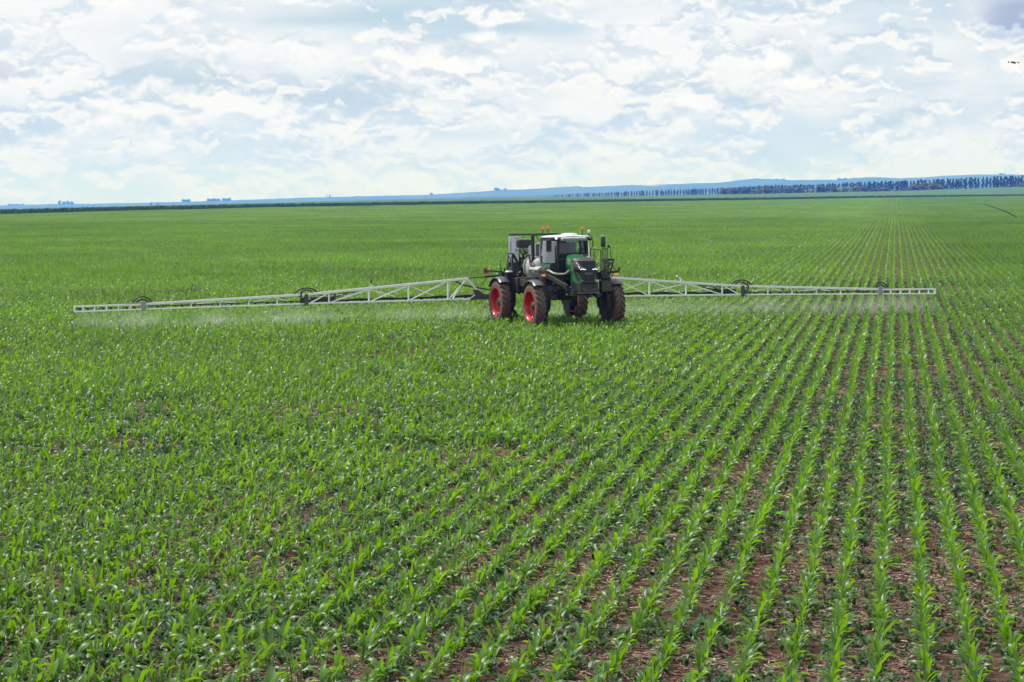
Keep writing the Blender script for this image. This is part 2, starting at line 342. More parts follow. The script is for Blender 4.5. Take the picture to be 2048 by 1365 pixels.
# far ridges: (pixel x, pixel y) silhouettes turned into real crests at a distance
def P(px, py, Y):      # world point seen at pixel (2048-wide photo) at forward distance Y
    r = cam.matrix_world.to_3x3() @ Vector(((px-1024)/5000, -(py-682.5)/5000, -1)); return Vector((0, 0, CAM_H)) + r*(Y/r.y)
def ridge(name, prof, Y, depth, drop, jag):
    crest = [P(px, py, Y) for px, py in prof]
    xs_ = np.array([c.x for c in crest]); zs_ = np.array([c.z for c in crest])
    X = np.linspace(xs_[0], xs_[-1], 420)
    Z = np.interp(X, xs_, zs_)
    Z = Z + jag*np.abs(np.convolve(rng.normal(size=X.size), np.ones(3)/3, 'same'))
    rows = []
    for t, zz in ((-1.0, -drop), (-0.6, -drop*0.62), (-0.25, -drop*0.22), (0, 0), (0.5, -drop*0.3), (1.5, -drop*1.4)):
        rows.append([(x, Y + t*depth, z + zz) for x, z in zip(X, Z)])
    n = len(X); vs = [v for r in rows for v in r]
    fs = [(j*n+i, j*n+i+1, (j+1)*n+i+1, (j+1)*n+i) for j in range(len(rows)-1) for i in range(n-1)]
    return tag(MB().add(vs, fs, True).build(name, M['hill']), kind='structure')
ridge('hills', [(-200, 416), (0, 411.5), (120, 408.5), (200, 408), (360, 404.5), (500, 400), (620, 396), (760, 392.5), (860, 390), (960, 384), (1000, 380.5), (1050, 379.5), (1100, 376.5),
                (1160, 373), (1166, 375), (1200, 373.5), (1260, 371), (1290, 371), (1340, 369), (1400, 367), (1440, 366), (1480, 361), (1510, 357.5), (1530, 358.5), (1580, 361),
                (1680, 360), (1720, 356), (1760, 355), (1780, 358), (1850, 355.5), (1900, 352), (1960, 349.5), (2060, 350), (2250, 347)], 14500, 3500, 52, 1.8)
ridge('hills', [(-200, 423), (0, 420), (300, 413), (500, 406.5), (800, 399), (1000, 394), (1150, 388), (1300, 381), (1450, 376), (1600, 371), (1800, 365), (2048, 359), (2250, 356)], 9000, 2600, 56, 1.2)

# tall crop beyond the field: a leafy slab with its own thickness
def slab():
    front = [(-260, 446), (0, 431), (250, 423.6), (500, 417), (750, 412.6), (880, 410.2), (930, 409.2), (1000, 408.4), (1250, 405), (1520, 401), (1790, 396), (2048, 393), (2300, 391)]
    back = [(-260, 640, 0.6), (0, 700, .8), (250, 850, .9), (500, 1000, 1.0), (750, 1250, 1.0), (880, 1350, 1.0), (930, 1400, 1.0), (1000, 1500, 1.1), (1250, 2000, 0.6), (1520, 2250, 1.6), (1790, 2500, 3.2), (2048, 2550, 6.9), (2300, 2550, 8.5)]
    fx = np.linspace(-260, 2300, 700)
    fy = np.interp(fx, [f[0] for f in front], [f[1] for f in front]); by = np.interp(fx, [b[0] for b in back], [b[1] for b in back]); bz = np.interp(fx, [b[0] for b in back], [b[2] for b in back])
    rings = [[] for _ in range(9)]
    for px, py, Yb, zb in zip(fx, fy, by, bz):
        r = cam.matrix_world.to_3x3() @ Vector(((px-1024)/5000, -(py-682.5)/5000, -1)); t = -CAM_H/r.z; g = Vector((0, 0, CAM_H)) + r*t
        d = Vector((g.x, g.y, 0)).normalized(); b = Vector((0, 0, 0)) + d*(Yb/d.y)
        j = lambda s: float(rng.normal())*s
        H = 1.38
        rings[0].append((g.x, g.y, -0.3)); rings[1].append((*(g + d*j(.25)).xy, 0.35 + j(.05))); rings[2].append((*(g + d*(.2+j(.2))).xy, 0.85+j(.07)))
        rings[3].append((*(g + d*(.6+j(.2))).xy, H + j(.09))); rings[4].append((*(g + d*3).xy, H + j(.1)))
        for q, f in ((5, .12), (6, .4), (7, .75)):
            p = g.lerp(b, f); rings[q].append((p.x, p.y, H*(1-f) + (zb)*f + j(.12)))
        rings[8].append((b.x, b.y, zb))
    n = len(fx); vs = [v for r in rings for v in r]
    fs = [(j*n+i, j*n+i+1, (j+1)*n+i+1, (j+1)*n+i) for j in range(8) for i in range(n-1)]
    mb = MB().add(vs, fs, True)
    # loose leaves and stalks standing out of the edge and the top
    front_pts = list(zip(rings[1], rings[4]))
    for k in range(9000):
        i = random.randrange(n-1); f = random.random(); a = Vector(rings[1][i]).lerp(Vector(rings[1][i+1]), random.random()); c = Vector(rings[4][i])
        p = a.lerp(c, f**1.5); z = random.uniform(.25, 1.42); w = random.uniform(.25, .6); h = random.uniform(.2, .5)
        an = random.uniform(0, math.pi); u = Vector((math.cos(an), math.sin(an), 0))*w; tip = Vector((random.uniform(-.2, .2), random.uniform(-.3, .2), h))
        b0 = Vector((p.x, p.y, z - h*.5)); mb.add([b0-u/2, b0+u/2, b0+u/3+tip, b0-u/3+tip], [(0, 1, 2, 3)])
    return tag(mb.build('tall_crop', M['tallcrop']), 'dense taller crop with a dark leafy edge behind the young corn field', 'crop', kind='stuff')
slab()

# ------------------------------------------------------------------ trees on the horizon
def leaf_cloud(mb, c, r, n, size, flat=0.7):
    for _ in range(n):
        v = Vector((random.gauss(0, 1), random.gauss(0, 1), random.gauss(0, 1))).normalized()*random.uniform(.55, 1.05)
        p = Vector((c[0]+v.x*r[0], c[1]+v.y*r[1], c[2]+v.z*r[2]))
        nrm = (v + Vector((random.uniform(-.7, .7), random.uniform(-.7, .7), random.uniform(-.3, .9)))).normalized()
        u = nrm.orthogonal().normalized()*size*random.uniform(.6, 1.3); w = nrm.cross(u).normalized()*size*random.uniform(.6, 1.3)
        mb.add([p-u-w*.4, p+u*.3-w, p+u+w*.5, p-u*.4+w], [(0, 1, 2, 3)])
def tall_tree_meshes(seed):
    random.seed(seed)
    t = MB(); t.tube((0, 0, 0), (random.uniform(-.2, .2), 0, 11.5), .22, 6, .08)
    for k in range(4):
        z = 6.5 + k*1.3; a = random.uniform(0, 6.28); t.tube((0, 0, z), (math.cos(a)*1.3, math.sin(a)*1.3, z+1.6), .07, 4, .03)
    c = MB()
    for k in range(7):
        z = 4.6 + k*1.45; rr = random.uniform(1.2, 2.0)*(1, 1.05, 1.1, 1.05, .9, .7, .45)[k]
        leaf_cloud(c, (random.uniform(-.8, .8), random.uniform(-.8, .8), z), (rr, rr, 1.2), 44, .5)
    leaf_cloud(c, (0, 0, 2.6), (1.5, 1.5, 2.2), 36, .5)
    return t.mesh('trunk', M['trunk']), c.mesh('crown', M['tree'])
def bush_meshes(seed, mat):
    random.seed(seed)
    t = MB(); t.tube((0, 0, 0), (0, 0, 3), .35, 6, .2)
    for k in range(4):
        a = k*1.6; t.tube((0, 0, 1.4), (math.cos(a)*2, math.sin(a)*2, 4), .16, 5, .06)
    c = MB()
    for k in range(9):
        a = random.uniform(0, 6.28); d = random.uniform(0, 2.6)
        leaf_cloud(c, (math.cos(a)*d, math.sin(a)*d, random.uniform(2.4, 5.2)-d*.35), (1.7, 1.7, 1.35), 60, .38)
    leaf_cloud(c, (0, 0, 1.3), (3.2, 3.2, 1.3), 90, .4)
    return t.mesh('trunk', M['trunk']), c.mesh('crown', mat)
def add_tree(kind, meshes, loc, s, rz, label, cat, group, sx=1.0):
    o = empty(kind, loc, rz); o.scale = (s*sx, s*sx, s); tag(o, label, cat, group)
    for nme, me in zip(('trunk', 'crown'), meshes):
        c = bpy.data.objects.new(nme, me); COL.objects.link(c); c.parent = o
    return o
TALL = [tall_tree_meshes(k) for k in (1, 2, 3, 4, 5)]
random.seed(5)
treetop = [(1085, 392.5), (1155, 387.4), (1259, 382.7), (1362, 378.8), (1440, 376), (1520, 371.5), (1623, 368.5), (1726, 364), (1829, 360), (1932, 356), (2036, 351.5), (2100, 349)]
basey = [(1085, 396.0), (1155, 395), (1259, 393.5), (1362, 391.5), (1440, 390.5), (1520, 390), (1623, 388), (1726, 386), (1829, 384), (1932, 380), (2036, 377), (2100, 376)]
def ip(tab, x): return float(np.interp(x, [t[0] for t in tab], [t[1] for t in tab]))
px = 1088.0
while px < 2062:
    D = np.interp(px, [1085, 1500, 2060], [3900, 3300, 2800]) + random.uniform(-25, 25)
    top = P(px, ip(treetop, px) + random.uniform(-.9, 1.3), D); base = P(px, ip(basey, px), D)
    h = top.z - base.z; s = h/14.6
    add_tree('plantation_tree', random.choice(TALL), (base.x, base.y, base.z), s, random.uniform(0, 6.28),
             'tall slender plantation tree in the long straight treeline on the right horizon', 'tree', 'plantation trees lined up along the right horizon', sx=float(np.interp(px, [1085, 1500, 2060], [1.5, 1.3, 1.1]))*random.uniform(.75, 1.45))
    px += float(np.interp(px, [1085, 1300, 2060], [4.6, 4.8, 6.0]))*random.uniform(.55, 1.45)
BUSH = {'dark': [bush_meshes(11, M['bush']), bush_meshes(12, M['bush'])], 'light': [bush_meshes(13, M['bush_light'])], 'brown': [bush_meshes(14, M['bush_brown']), bush_meshes(15, M['bush_brown'])]}
bushes = [ # px, width px, top y, kind, label
 (1446, 22, 375.5, 'brown', 'brown-green rounded tree at the left end of the bushy clump'), (1468, 24, 374.5, 'brown', 'brown-green rounded tree second from the left in the bushy clump'),
 (1490, 24, 374, 'dark', 'dark rounded tree third from the left in the bushy clump'), (1512, 22, 376, 'dark', 'low dark tree before the tall treeline left of the brownish trees'),
 (1533, 26, 374, 'brown', 'brownish spreading tree before the middle of the treeline'), (1556, 24, 372.5, 'dark', 'dark green spreading tree beside the brownish tree'),
 (1578, 24, 371.5, 'brown', 'brownish tree just left of the small light shrubs'), (1600, 24, 373, 'dark', 'dark bushy tree in front of the treeline between brownish trees'),
 (1622, 20, 376, 'light', 'small light green shrub left of the yellow-green trees'), (1643, 26, 370, 'dark', 'dark bushy tree just left of the yellow-green trees'),
 (1668, 24, 371, 'brown', 'brown-green tree behind the yellow-green trees'), (1688, 28, 372.5, 'light', 'bright yellow-green tree at the centre of the bushy clump'),
 (1710, 24, 371, 'light', 'bright yellow-green tree right of its brighter neighbour'), (1728, 22, 369.5, 'brown', 'brownish tree rising behind the yellow-green trees'),
 (1750, 22, 376, 'dark', 'low dark bush right of the yellow-green trees'), (1772, 24, 374, 'brown', 'low brownish bush before the gap in the clump'),
 (1790, 20, 378.5, 'light', 'lowest pale green shrub between the two bushy clumps'), (1815, 22, 374, 'dark', 'dark bush at the left foot of the big brown mound'),
 (1832, 26, 367, 'brown', 'left tree of the big brown mound of trees'), (1850, 30, 364, 'brown', 'second tree of the big brown mound of trees'),
 (1868, 28, 363.5, 'brown', 'highest tree of the big brown mound of trees'), (1884, 26, 367, 'dark', 'dark green tree at the right side of the big brown mound'),
 (2024, 24, 369, 'dark', 'dark bushy tree near the right end of the horizon'), (2046, 28, 365.5, 'brown', 'brownish tree at the right edge of the photo on the horizon')]
for px, w, ty, kd, lab in bushes:
    D = 2660 + random.uniform(-50, 50); by = float(np.interp(px, [1440, 1790, 2048], [391, 384.5, 377])) + 1
    top = P(px, ty, D); base = P(px, by, D); h = top.z - base.z; wm = w*D/5000
    add_tree('bushy_tree', random.choice(BUSH[kd]), tuple(base), h/6.3, random.uniform(0, 6.28), lab, 'tree', 'bushy trees before the treeline', sx=(wm/8.4)/(h/6.3)*1.25)
# groves standing on the hazy ridge
groves = [([18, 26, 35, 43], 407.0, 411.8, 'small flat-topped tree grove on the far left ridge'), ([119, 127, 136, 143], 401.0, 409.5, 'rounded tree grove on the left ridge'),
          ([367, 374, 378], 397.5, 404.5, 'small airy tree group on the left ridge'), ([417, 424, 431, 438], 396.0, 403.5, 'long clump on the left ridge'), ([448, 454, 459], 395.5, 402.5, 'short clump right beside the long one on the left ridge'),
          ([992, 997], 375.5, 381.0, 'dark tree pair on the ridge above the sprayer'), ([1010], 377, 380.5, 'small single tree on the ridge above the sprayer'), ([863], 385.3, 391, 'lone pointed tree on the blue ridge'),
          ([1553, 1560, 1566], 357.5, 362, 'small tree knot on the right ridge'), ([1678, 1684, 1690], 356, 361.5, 'tree cluster on the right ridge'), ([2002, 2007], 346.5, 351, 'tiny tree pair on the far right ridge')]
for xs_g, ty, by, lab0 in groves:
    for k, gx in enumerate(xs_g):
        lab = ('' if len(xs_g) == 1 else '%s tree of the ' % ('first', 'second', 'third', 'fourth')[k]) + lab0
        D = 14300; t_ = ty - .8 + random.uniform(0, 1.2); top = P(gx, t_, D); base = P(gx, by+1.5, D); h = top.z-base.z
        add_tree('ridge_tree', BUSH['dark'][k % 2], tuple(base), h/6.3, random.uniform(0, 6), lab, 'tree', lab0 if len(xs_g) > 1 else None, sx=(8.5*D/5000/8.4)/(h/6.3)*1.2)
# two dark narrow trees and the silos / shed far away
for gx, lab in ((302, 'left one of two narrow dark trees below the left ridge'), (315, 'right one of two narrow dark trees below the left ridge')):
    D = 5200; top = P(gx, 405.5, D); base = P(gx, 415.5, D); h = top.z-base.z
    add_tree('narrow_tree', TALL[0], tuple(base), h/14.6, 0, lab, 'tree', 'narrow dark trees below the left ridge', sx=1.1)
M['pale_metal'] = material('pale_metal', (0.7, 0.7, 0.7), 0.5)
for gx, lab, w in ((653.5, 'thin far-off tower on the blue ridge, left of the broader tower', 1.6), (659.5, 'broader far-off tower on the blue ridge', 3.2)):
    D = 14250; top = P(gx, 389.5, D); base = P(gx, 397, D); o = empty('grain_tower', tuple(base)); tag(o, lab, 'tower')
    wm = w*D/5000/2; h = top.z-base.z
    MB().lathe([(0, 0.01), (0, wm), (h*.8, wm), (h*.8, .01)], (0, 0, 0), 'z', 12).build('tower_body', M['trunk'], o)
    MB().lathe([(h*.8, wm*1.08), (h, .1)], (0, 0, 0), 'z', 12).build('roof', M['grey'], o)
D = 14200; a = P(1288, 371.5, D); b = P(1336, 371.5, D); o = empty('long_shed', ((a.x+b.x)/2, D, a.z-8)); tag(o, 'long white low shed on the far blue ridge', 'shed')
MB().box((0, 0, 5), (b.x-a.x, 30, 5)).build('wall', M['pale_metal'], o)
MB().prism([(-15.5, 7.5), (15.5, 7.5), (0, 10.5)], 'x', -(b.x-a.x)/2-1, (b.x-a.x)/2+1).build('roof', M['white_roof'], o)

# ------------------------------------------------------------------ haze (thin blue air)
def haze():
    m = bpy.data.materials.new('haze_air'); m.use_nodes = True; nt = m.node_tree; nt.nodes.remove(nt.nodes['Principled BSDF'])
    v = nt.nodes.new('ShaderNodeVolumePrincipled'); v.inputs['Color'].default_value = (0.05, 0.25, 1.0, 1); v.inputs['Density'].default_value = 1.25e-4
    v.inputs['Absorption Color'].default_value = (1, 1, 1, 1); v.inputs['Anisotropy'].default_value = 0.1
    nt.links.new(v.outputs[0], nt.nodes['Material Output'].inputs['Volume'])
    return tag(MB().b2((-9000, -300, -190), (9000, 23000, 150)).build('haze', m), kind='stuff')
haze()

# ------------------------------------------------------------------ corn
def leaf_mesh(mb, L_, W, droop, az, base, lift, segs=5, fold=0.25, twist=0.0, wave=0.0, across=3):
    """arching blade starting at base, going out along azimuth az"""
    d = Vector((math.cos(az), math.sin(az), 0)); side = Vector((-math.sin(az), math.cos(az), 0)); up = Vector((0, 0, 1))
    p = Vector(base); ang = lift; rings = []
    for i in range(segs+1):
        t = i/segs; w = W*(0.55+1.6*t)*(1-t)**0.75*1.05 if t > 0 else W*0.5
        w = max(w, W*0.03)
        tw = twist*t; s2 = (side*math.cos(tw) + up*math.sin(tw)).normalized()
        tang = d*math.cos(ang)+up*math.sin(ang); nrm = s2.cross(tang).normalized()
        off = math.sin(t*9+az*3)*wave*w
        if across == 3: rings.append([p - s2*w/2 + nrm*(-fold*w*.5+off), p - nrm*0, p + s2*w/2 + nrm*(-fold*w*.5-off)])
        else: rings.append([p - s2*w/2, p + s2*w/2])
        p = p + tang*(L_/segs); ang -= droop/segs*(0.5+1.0*t)*1.0
    mb.loft(rings, cap=False, smooth=True, closed=False)
def plant_spec(seed):
    r = random.Random(seed); n = r.choice((5, 6, 6, 7)); a0 = r.uniform(0, 6.28); leaves = []
    for k in range(n):
        f = k/(n-1)
        z = 0.015 + 0.13*f
        L_ = (0.13 + 0.17*math.sin(min(1, f*1.1)*2.1))*r.uniform(.8, 1.15)
        W = (0.034 + 0.030*math.sin(f*2.5))*r.uniform(.85, 1.2)
        lift = R(38 + 42*f + r.uniform(-14, 10)); droop = R(r.uniform(70, 150) if r.random() < .75 else r.uniform(15, 50))
        leaves.append(dict(L_=L_, W=W, droop=droop, az=a0 + math.pi*(k % 2) + r.uniform(-.6, .6), base=(0, 0, z), lift=lift, twist=r.uniform(-1.1, 1.1), wave=r.uniform(0, .22)))
    return leaves
SPECS = [plant_spec(100+i) for i in range(9)]
def plant_mesh(spec, lod, name='corn_plant'):
    mb = MB()
    if lod == 0:
        mb.tube((0, 0, -.02), (0, 0, .19), .011, 6, .007, cap=False)
        for l in spec: leaf_mesh(mb, **l, segs=6)
    elif lod == 1:
        mb.tube((0, 0, -.02), (0, 0, .18), .011, 3, .006, cap=False)
        for l in spec: leaf_mesh(mb, **l, segs=4, across=2)
    else:
        for l in spec[1:]: leaf_mesh(mb, **{**l, 'W': l['W']*1.15}, segs=2, across=2)
    return mb
def proto(mb, name, mat): return bpy.data.objects.new(name, mb.mesh(name, mat))     # never linked: only the source of instances
def noise2(x, y, s, seed=0):   # cheap smooth value noise
    g = np.random.default_rng(seed).random((64, 64)); u = (x/s) % 64; v = (y/s) % 64; i = np.floor(u).astype(int); j = np.floor(v).astype(int); fu = u-i; fv = v-j
    fu = fu*fu*(3-2*fu); fv = fv*fv*(3-2*fv); i2 = (i+1) % 64; j2 = (j+1) % 64
    return (g[i, j]*(1-fu)+g[i2, j]*fu)*(1-fv)+(g[i, j2]*(1-fu)+g[i2, j2]*fu)*fv
def scatter(name, pts, rot, scl, idx, protos, label, cat):
    me = bpy.data.meshes.new(name); me.vertices.add(len(pts)); me.vertices.foreach_set('co', np.asarray(pts, np.float32).ravel())
    a = me.attributes.new('rot', 'FLOAT_VECTOR', 'POINT'); a.data.foreach_set('vector', np.asarray(rot, np.float32).ravel())
    a = me.attributes.new('scl', 'FLOAT_VECTOR', 'POINT'); a.data.foreach_set('vector', np.asarray(scl, np.float32).ravel())
    a = me.attributes.new('idx', 'INT', 'POINT'); a.data.foreach_set('value', np.asarray(idx, np.int32))
    o = bpy.data.objects.new(name, me); COL.objects.link(o)
    ng = bpy.data.node_groups.new(name + '_scatter', 'GeometryNodeTree')
    ng.interface.new_socket('Geometry', in_out='INPUT', socket_type='NodeSocketGeometry'); ng.interface.new_socket('Geometry', in_out='OUTPUT', socket_type='NodeSocketGeometry')
    N = ng.nodes; L = ng.links; gi = N.new('NodeGroupInput'); go = N.new('NodeGroupOutput')
    iop = N.new('GeometryNodeInstanceOnPoints'); L.new(gi.outputs[0], iop.inputs['Points']); iop.inputs['Pick Instance'].default_value = True
    g2i = N.new('GeometryNodeGeometryToInstance')
    for p in reversed(protos):
        oi = N.new('GeometryNodeObjectInfo'); oi.inputs['Object'].default_value = p; oi.inputs['As Instance'].default_value = False
        gg = N.new('GeometryNodeGeometryToInstance'); L.new(oi.outputs['Geometry'], gg.inputs[0]); g2i_in = gg
        if p is protos[-1]: jn = N.new('GeometryNodeJoinGeometry')
        L.new(gg.outputs[0], jn.inputs[0])
    N.remove(g2i); L.new(jn.outputs[0], iop.inputs['Instance'])
    def attr(nm, t):
        n = N.new('GeometryNodeInputNamedAttribute'); n.data_type = t; n.inputs[0].default_value = nm; return n.outputs[0]
    L.new(attr('idx', 'INT'), iop.inputs['Instance Index']); L.new(attr('rot', 'FLOAT_VECTOR'), iop.inputs['Rotation']); L.new(attr('scl', 'FLOAT_VECTOR'), iop.inputs['Scale'])
    L.new(iop.outputs[0], go.inputs[0])
    m = o.modifiers.new('scatter', 'NODES'); m.node_group = ng
    return tag(o, label, cat, kind='stuff')

def row_points(y0, y1, step):
    """plants along the rows whose forward distance lies in y0..y1"""
    kmin = int(math.floor((-y1*HALF*1.15 - y1*math.sin(PSI) - 4)/ROW_S)); kmax = int(math.ceil((y1*HALF*1.15)/ROW_S)) + 10
    out = []
    for k in range(kmin, kmax):
        off = k*ROW_S + ROW_OFF
        s = np.arange((y0-6)/math.cos(PSI) - 8, y1/math.cos(PSI) + 25, step)
        s = s + rng.normal(0, step*.17, s.size)
        lat = off + rng.normal(0, .012, s.size) + 0.02*np.sin(s*0.21 + k*1.7) + 0.01*np.sin(s*.9+k)
        x = ROW_D[0]*s + ROW_N[0]*lat; y = ROW_D[1]*s + ROW_N[1]*lat
        m = (y >= y0) & (y < y1) & in_view(x, y)
        out.append(np.stack([x[m], y[m]], 1))
    return np.concatenate(out)
WX, WY = 2.4735, 99.6326; MPHI = R(19.5)      # sprayer position: front axle centre
def gaps(p, base=.06):
    q = noise2(p[:, 0], p[:, 1], 3.5, 3)*.6 + noise2(p[:, 0], p[:, 1], 1.1, 4)*.4
    q2 = noise2(p[:, 0]+200, p[:, 1]*.6, 9., 8)
    keep = rng.random(len(p)) > base + .55*(q > .72) + .35*(q2 > .84)
    # wheel contact patches of the sprayer
    c, s = math.cos(MPHI), math.sin(MPHI); dx = p[:, 0]-WX; dy = p[:, 1]-WY; lx = c*dx+s*dy; ly = -s*dx+c*dy
    for wx in (-1.68, 1.68):
        for wy in (0, 4.1): keep &= ~((abs(lx-wx) < .24) & (abs(ly-wy) < .45))
    return p[keep]
def inst_data(p, nvar, smin=.70, smax=1.15, z=0.):
    n = len(p); pts = np.zeros((n, 3)); pts[:, :2] = p; pts[:, 2] = z
    rot = np.zeros((n, 3)); rot[:, 0] = rng.normal(0, .09, n); rot[:, 1] = rng.normal(0, .09, n); rot[:, 2] = rng.random(n)*6.283
    vig = 0.90 + 0.22*noise2(p[:, 0], p[:, 1], 6., 5); s = rng.uniform(smin, smax, n)*vig; scl = np.stack([s, s, s*rng.uniform(.92, 1.1, n)], 1)
    return pts, rot, scl, rng.integers(0, nvar, n)
CAM_M = cam.matrix_world.inverted()
def shown(x, y, z=.2):
    q = CAM_M @ Vector((x, y, z)); return abs(q.x/-q.z*5000) < 1040 and abs(q.y/-q.z*5000) < 700
near = gaps(row_points(23.5, 62, .175))
mask = np.array([shown(a, b) for a, b in near])
order = np.argsort(np.where(mask, near[:, 1], 1e9))[:300]
hero = near[order]; rest = np.delete(near, order, 0)
# the nearest plants, each an object with its own leaves
LEAFSETS = []
for sp in SPECS:
    st = MB(); st.tube((0, 0, -.02), (0, 0, .19), .011, 6, .007, cap=False); meshes = [('stem', st.mesh('stem', M['stem']))]
    for k, l in enumerate(sp):
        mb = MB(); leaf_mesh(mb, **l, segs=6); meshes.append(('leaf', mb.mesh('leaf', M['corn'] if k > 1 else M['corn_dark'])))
    LEAFSETS.append(meshes)
hp, hr, hs_, hi = inst_data(hero, 9)
for p_, r_, s_, i_ in zip(hp, hr, hs_, hi):
    o = bpy.data.objects.new('corn_plant', None); COL.objects.link(o); o.location = p_; o.rotation_euler = r_; o.scale = s_; o.empty_display_size = .1
    tag(o, 'young green corn plant in the nearest rows along the bottom of the photo', 'corn plant', 'young corn plants in the nearest rows')
    for nme, me in LEAFSETS[i_]:
        c = bpy.data.objects.new(nme, me); COL.objects.link(c); c.parent = o
P0 = [proto(plant_mesh(s, 0), 'corn_near', M['corn']) for s in SPECS]
P1 = [proto(plant_mesh(s, 1), 'corn_mid', M['corn']) for s in SPECS]
def tile(seed, rows, length, sz, step, lod):
    r = random.Random(seed); mb = MB()
    for i in range(rows):
        y = -length/2 + r.uniform(0, step)
        while y < length/2:
            x = (i-(rows-1)/2)*ROW_S + r.gauss(0, .02)
            if r.random() > .08:
                s = r.uniform(.8, 1.2); a = r.uniform(0, 6.28); Mx = Matrix.Translation((x, y, 0)) @ Matrix.Rotation(a, 4, 'Z') @ Matrix.Scale(s, 4)
                if lod == 2: src = plant_mesh(r.choice(SPECS), 2)
                else: src = plant_mesh(r.choice(SPECS)[:4], 2)
                mb.add([Mx @ Vector(v) for v in src.v], src.f, True)
            y += step*r.uniform(.85, 1.15)
    for _ in range(int(rows*ROW_S*length*14)):      # low leaves closing the ground between the rows
        p = Vector((r.uniform(-rows*ROW_S/2, rows*ROW_S/2), r.uniform(-length/2, length/2), r.uniform(.03, .12))); a = r.uniform(0, 6.28); u = Vector((math.cos(a), math.sin(a), r.uniform(-.2, .5)))*r.uniform(.05, .11); w = Vector((-math.sin(a), math.cos(a), r.uniform(-.4, .4)))*r.uniform(.02, .045)
        mb.add([p-u, p+w, p+u, p-w], [(0, 1, 2, 3)])
    return mb
P2 = [proto(tile(s, 4, 2.0, 2, .22, 2), 'corn_tile', M['corn']) for s in (1, 2, 3, 4)]
P3 = [proto(tile(s, 16, 8.0, 8, .24, 3), 'corn_far_tile', M['corn']) for s in (5, 6)]
def grid_tiles(y0, y1, size):
    nu = int(y1*1.3/size)+4; U = []
    i = np.arange(-nu, nu) ; j = np.arange(int(y0*.9/size)-4, int(y1*1.1/size)+4)
    I, J = np.meshgrid(i, j); lat = (I+.5)*size + ROW_OFF + ROW_S/2 - size/2*0; s = (J+.5)*size
    # rows of a tile sit at +-.25, +-.75 from its centre, so centres on multiples of .5 keep the rows in line
    x = ROW_D[0]*s + ROW_N[0]*lat; y = ROW_D[1]*s + ROW_N[1]*lat
    m = (y >= y0) & (y < y1) & (np.abs(x) < y*(HALF*1.04 if size < 5 else .36)+size*(1 if size < 5 else 5)) & (y < field_edge(x) - size*.3)
    return np.stack([x[m], y[m]], 1)
def side_tiles():        # the field goes on beyond the frame: what the machine's panes mirror and a step aside would show
    out = []
    p = grid_all(10, 150, 2.0, 85); out.append(p[~in_view(p[:, 0], p[:, 1], .6) | (p[:, 1] < 22.5)])
    p = grid_all(150, 470, 2.0, 190); out.append(p[np.abs(p[:, 0]) >= p[:, 1]*HALF*1.04 + 2])
    return np.concatenate(out)
def grid_all(y0, y1, size, X):
    i = np.arange(-200, 200); j = np.arange(-20, int(y1*1.4/size)+10); I, J = np.meshgrid(i, j)
    lat = (I+.5)*size + ROW_OFF + ROW_S/2; s = (J+.5)*size; x = ROW_D[0]*s + ROW_N[0]*lat; y = ROW_D[1]*s + ROW_N[1]*lat
    m = (y >= y0) & (y < y1) & (np.abs(x) < X); return np.stack([x[m], y[m]], 1)
def tile_inst(p, n, z=0.):
    k = len(p); pts = np.zeros((k, 3)); pts[:, :2] = p; rot = np.zeros((k, 3)); rot[:, 2] = -PSI + math.pi*rng.integers(0, 2, k)
    v = .94 + .16*noise2(p[:, 0], p[:, 1], 14., 5); scl = np.ones((k, 3)); scl[:, 2] = v*rng.uniform(.94, 1.06, k); return pts, rot, scl, rng.integers(0, n, k)
scatter('corn_crop', *inst_data(rest, 9), P0, 'rows of young corn plants filling the foreground of the field', 'corn crop')
scatter('corn_crop', *inst_data(gaps(row_points(62, 150, .18), .04), 9), P1, 'rows of young corn around and before the sprayer', 'corn crop')
scatter('corn_crop', *tile_inst(np.concatenate([grid_tiles(150, 460, 2.0), side_tiles()]), 4), P2, 'dense rows of young corn behind the sprayer', 'corn crop')
scatter('corn_crop', *tile_inst(grid_tiles(456, 1950, 8.0), 2), P3, 'far young corn reaching to the dark edge of the tall crop', 'corn crop')

# ---- low weeds and volunteer seedlings between the rows
def weed_mesh(seed):
    r = random.Random(seed); mb = MB()
    for k in range(r.randint(5, 8)):
        leaf_mesh(mb, r.uniform(.04, .10), r.uniform(.016, .034), R(r.uniform(40, 90)), r.uniform(0, 6.28), (r.uniform(-.02, .02), r.uniform(-.02, .02), r.uniform(0, .05)), R(r.uniform(20, 70)), segs=3, across=2)
    return mb
PW = [proto(weed_mesh(k), 'weed', M['weed']) for k in range(5)]
def area_points(y0, y1, dens):
    n = int(HALF*1.06*(y1**2-y0**2)*dens); y = np.sqrt(rng.random(n)*(y1**2-y0**2)+y0**2); x = (rng.random(n)*2-1)*(y*HALF*1.03+1); return np.stack([x, y], 1)
wp = np.concatenate([area_points(23.5, 70, 75.0), area_points(70, 152, 34.0)]); q = noise2(wp[:, 0], wp[:, 1], 2.2, 21)*.7 + noise2(wp[:, 0], wp[:, 1], .7, 22)*.3
wp = wp[rng.random(len(wp)) < (q-.15)*1.3]
scatter('weeds', *inst_data(wp, 5, .5, 1.9), PW, 'low dark green weeds scattered between the corn rows', 'weeds')
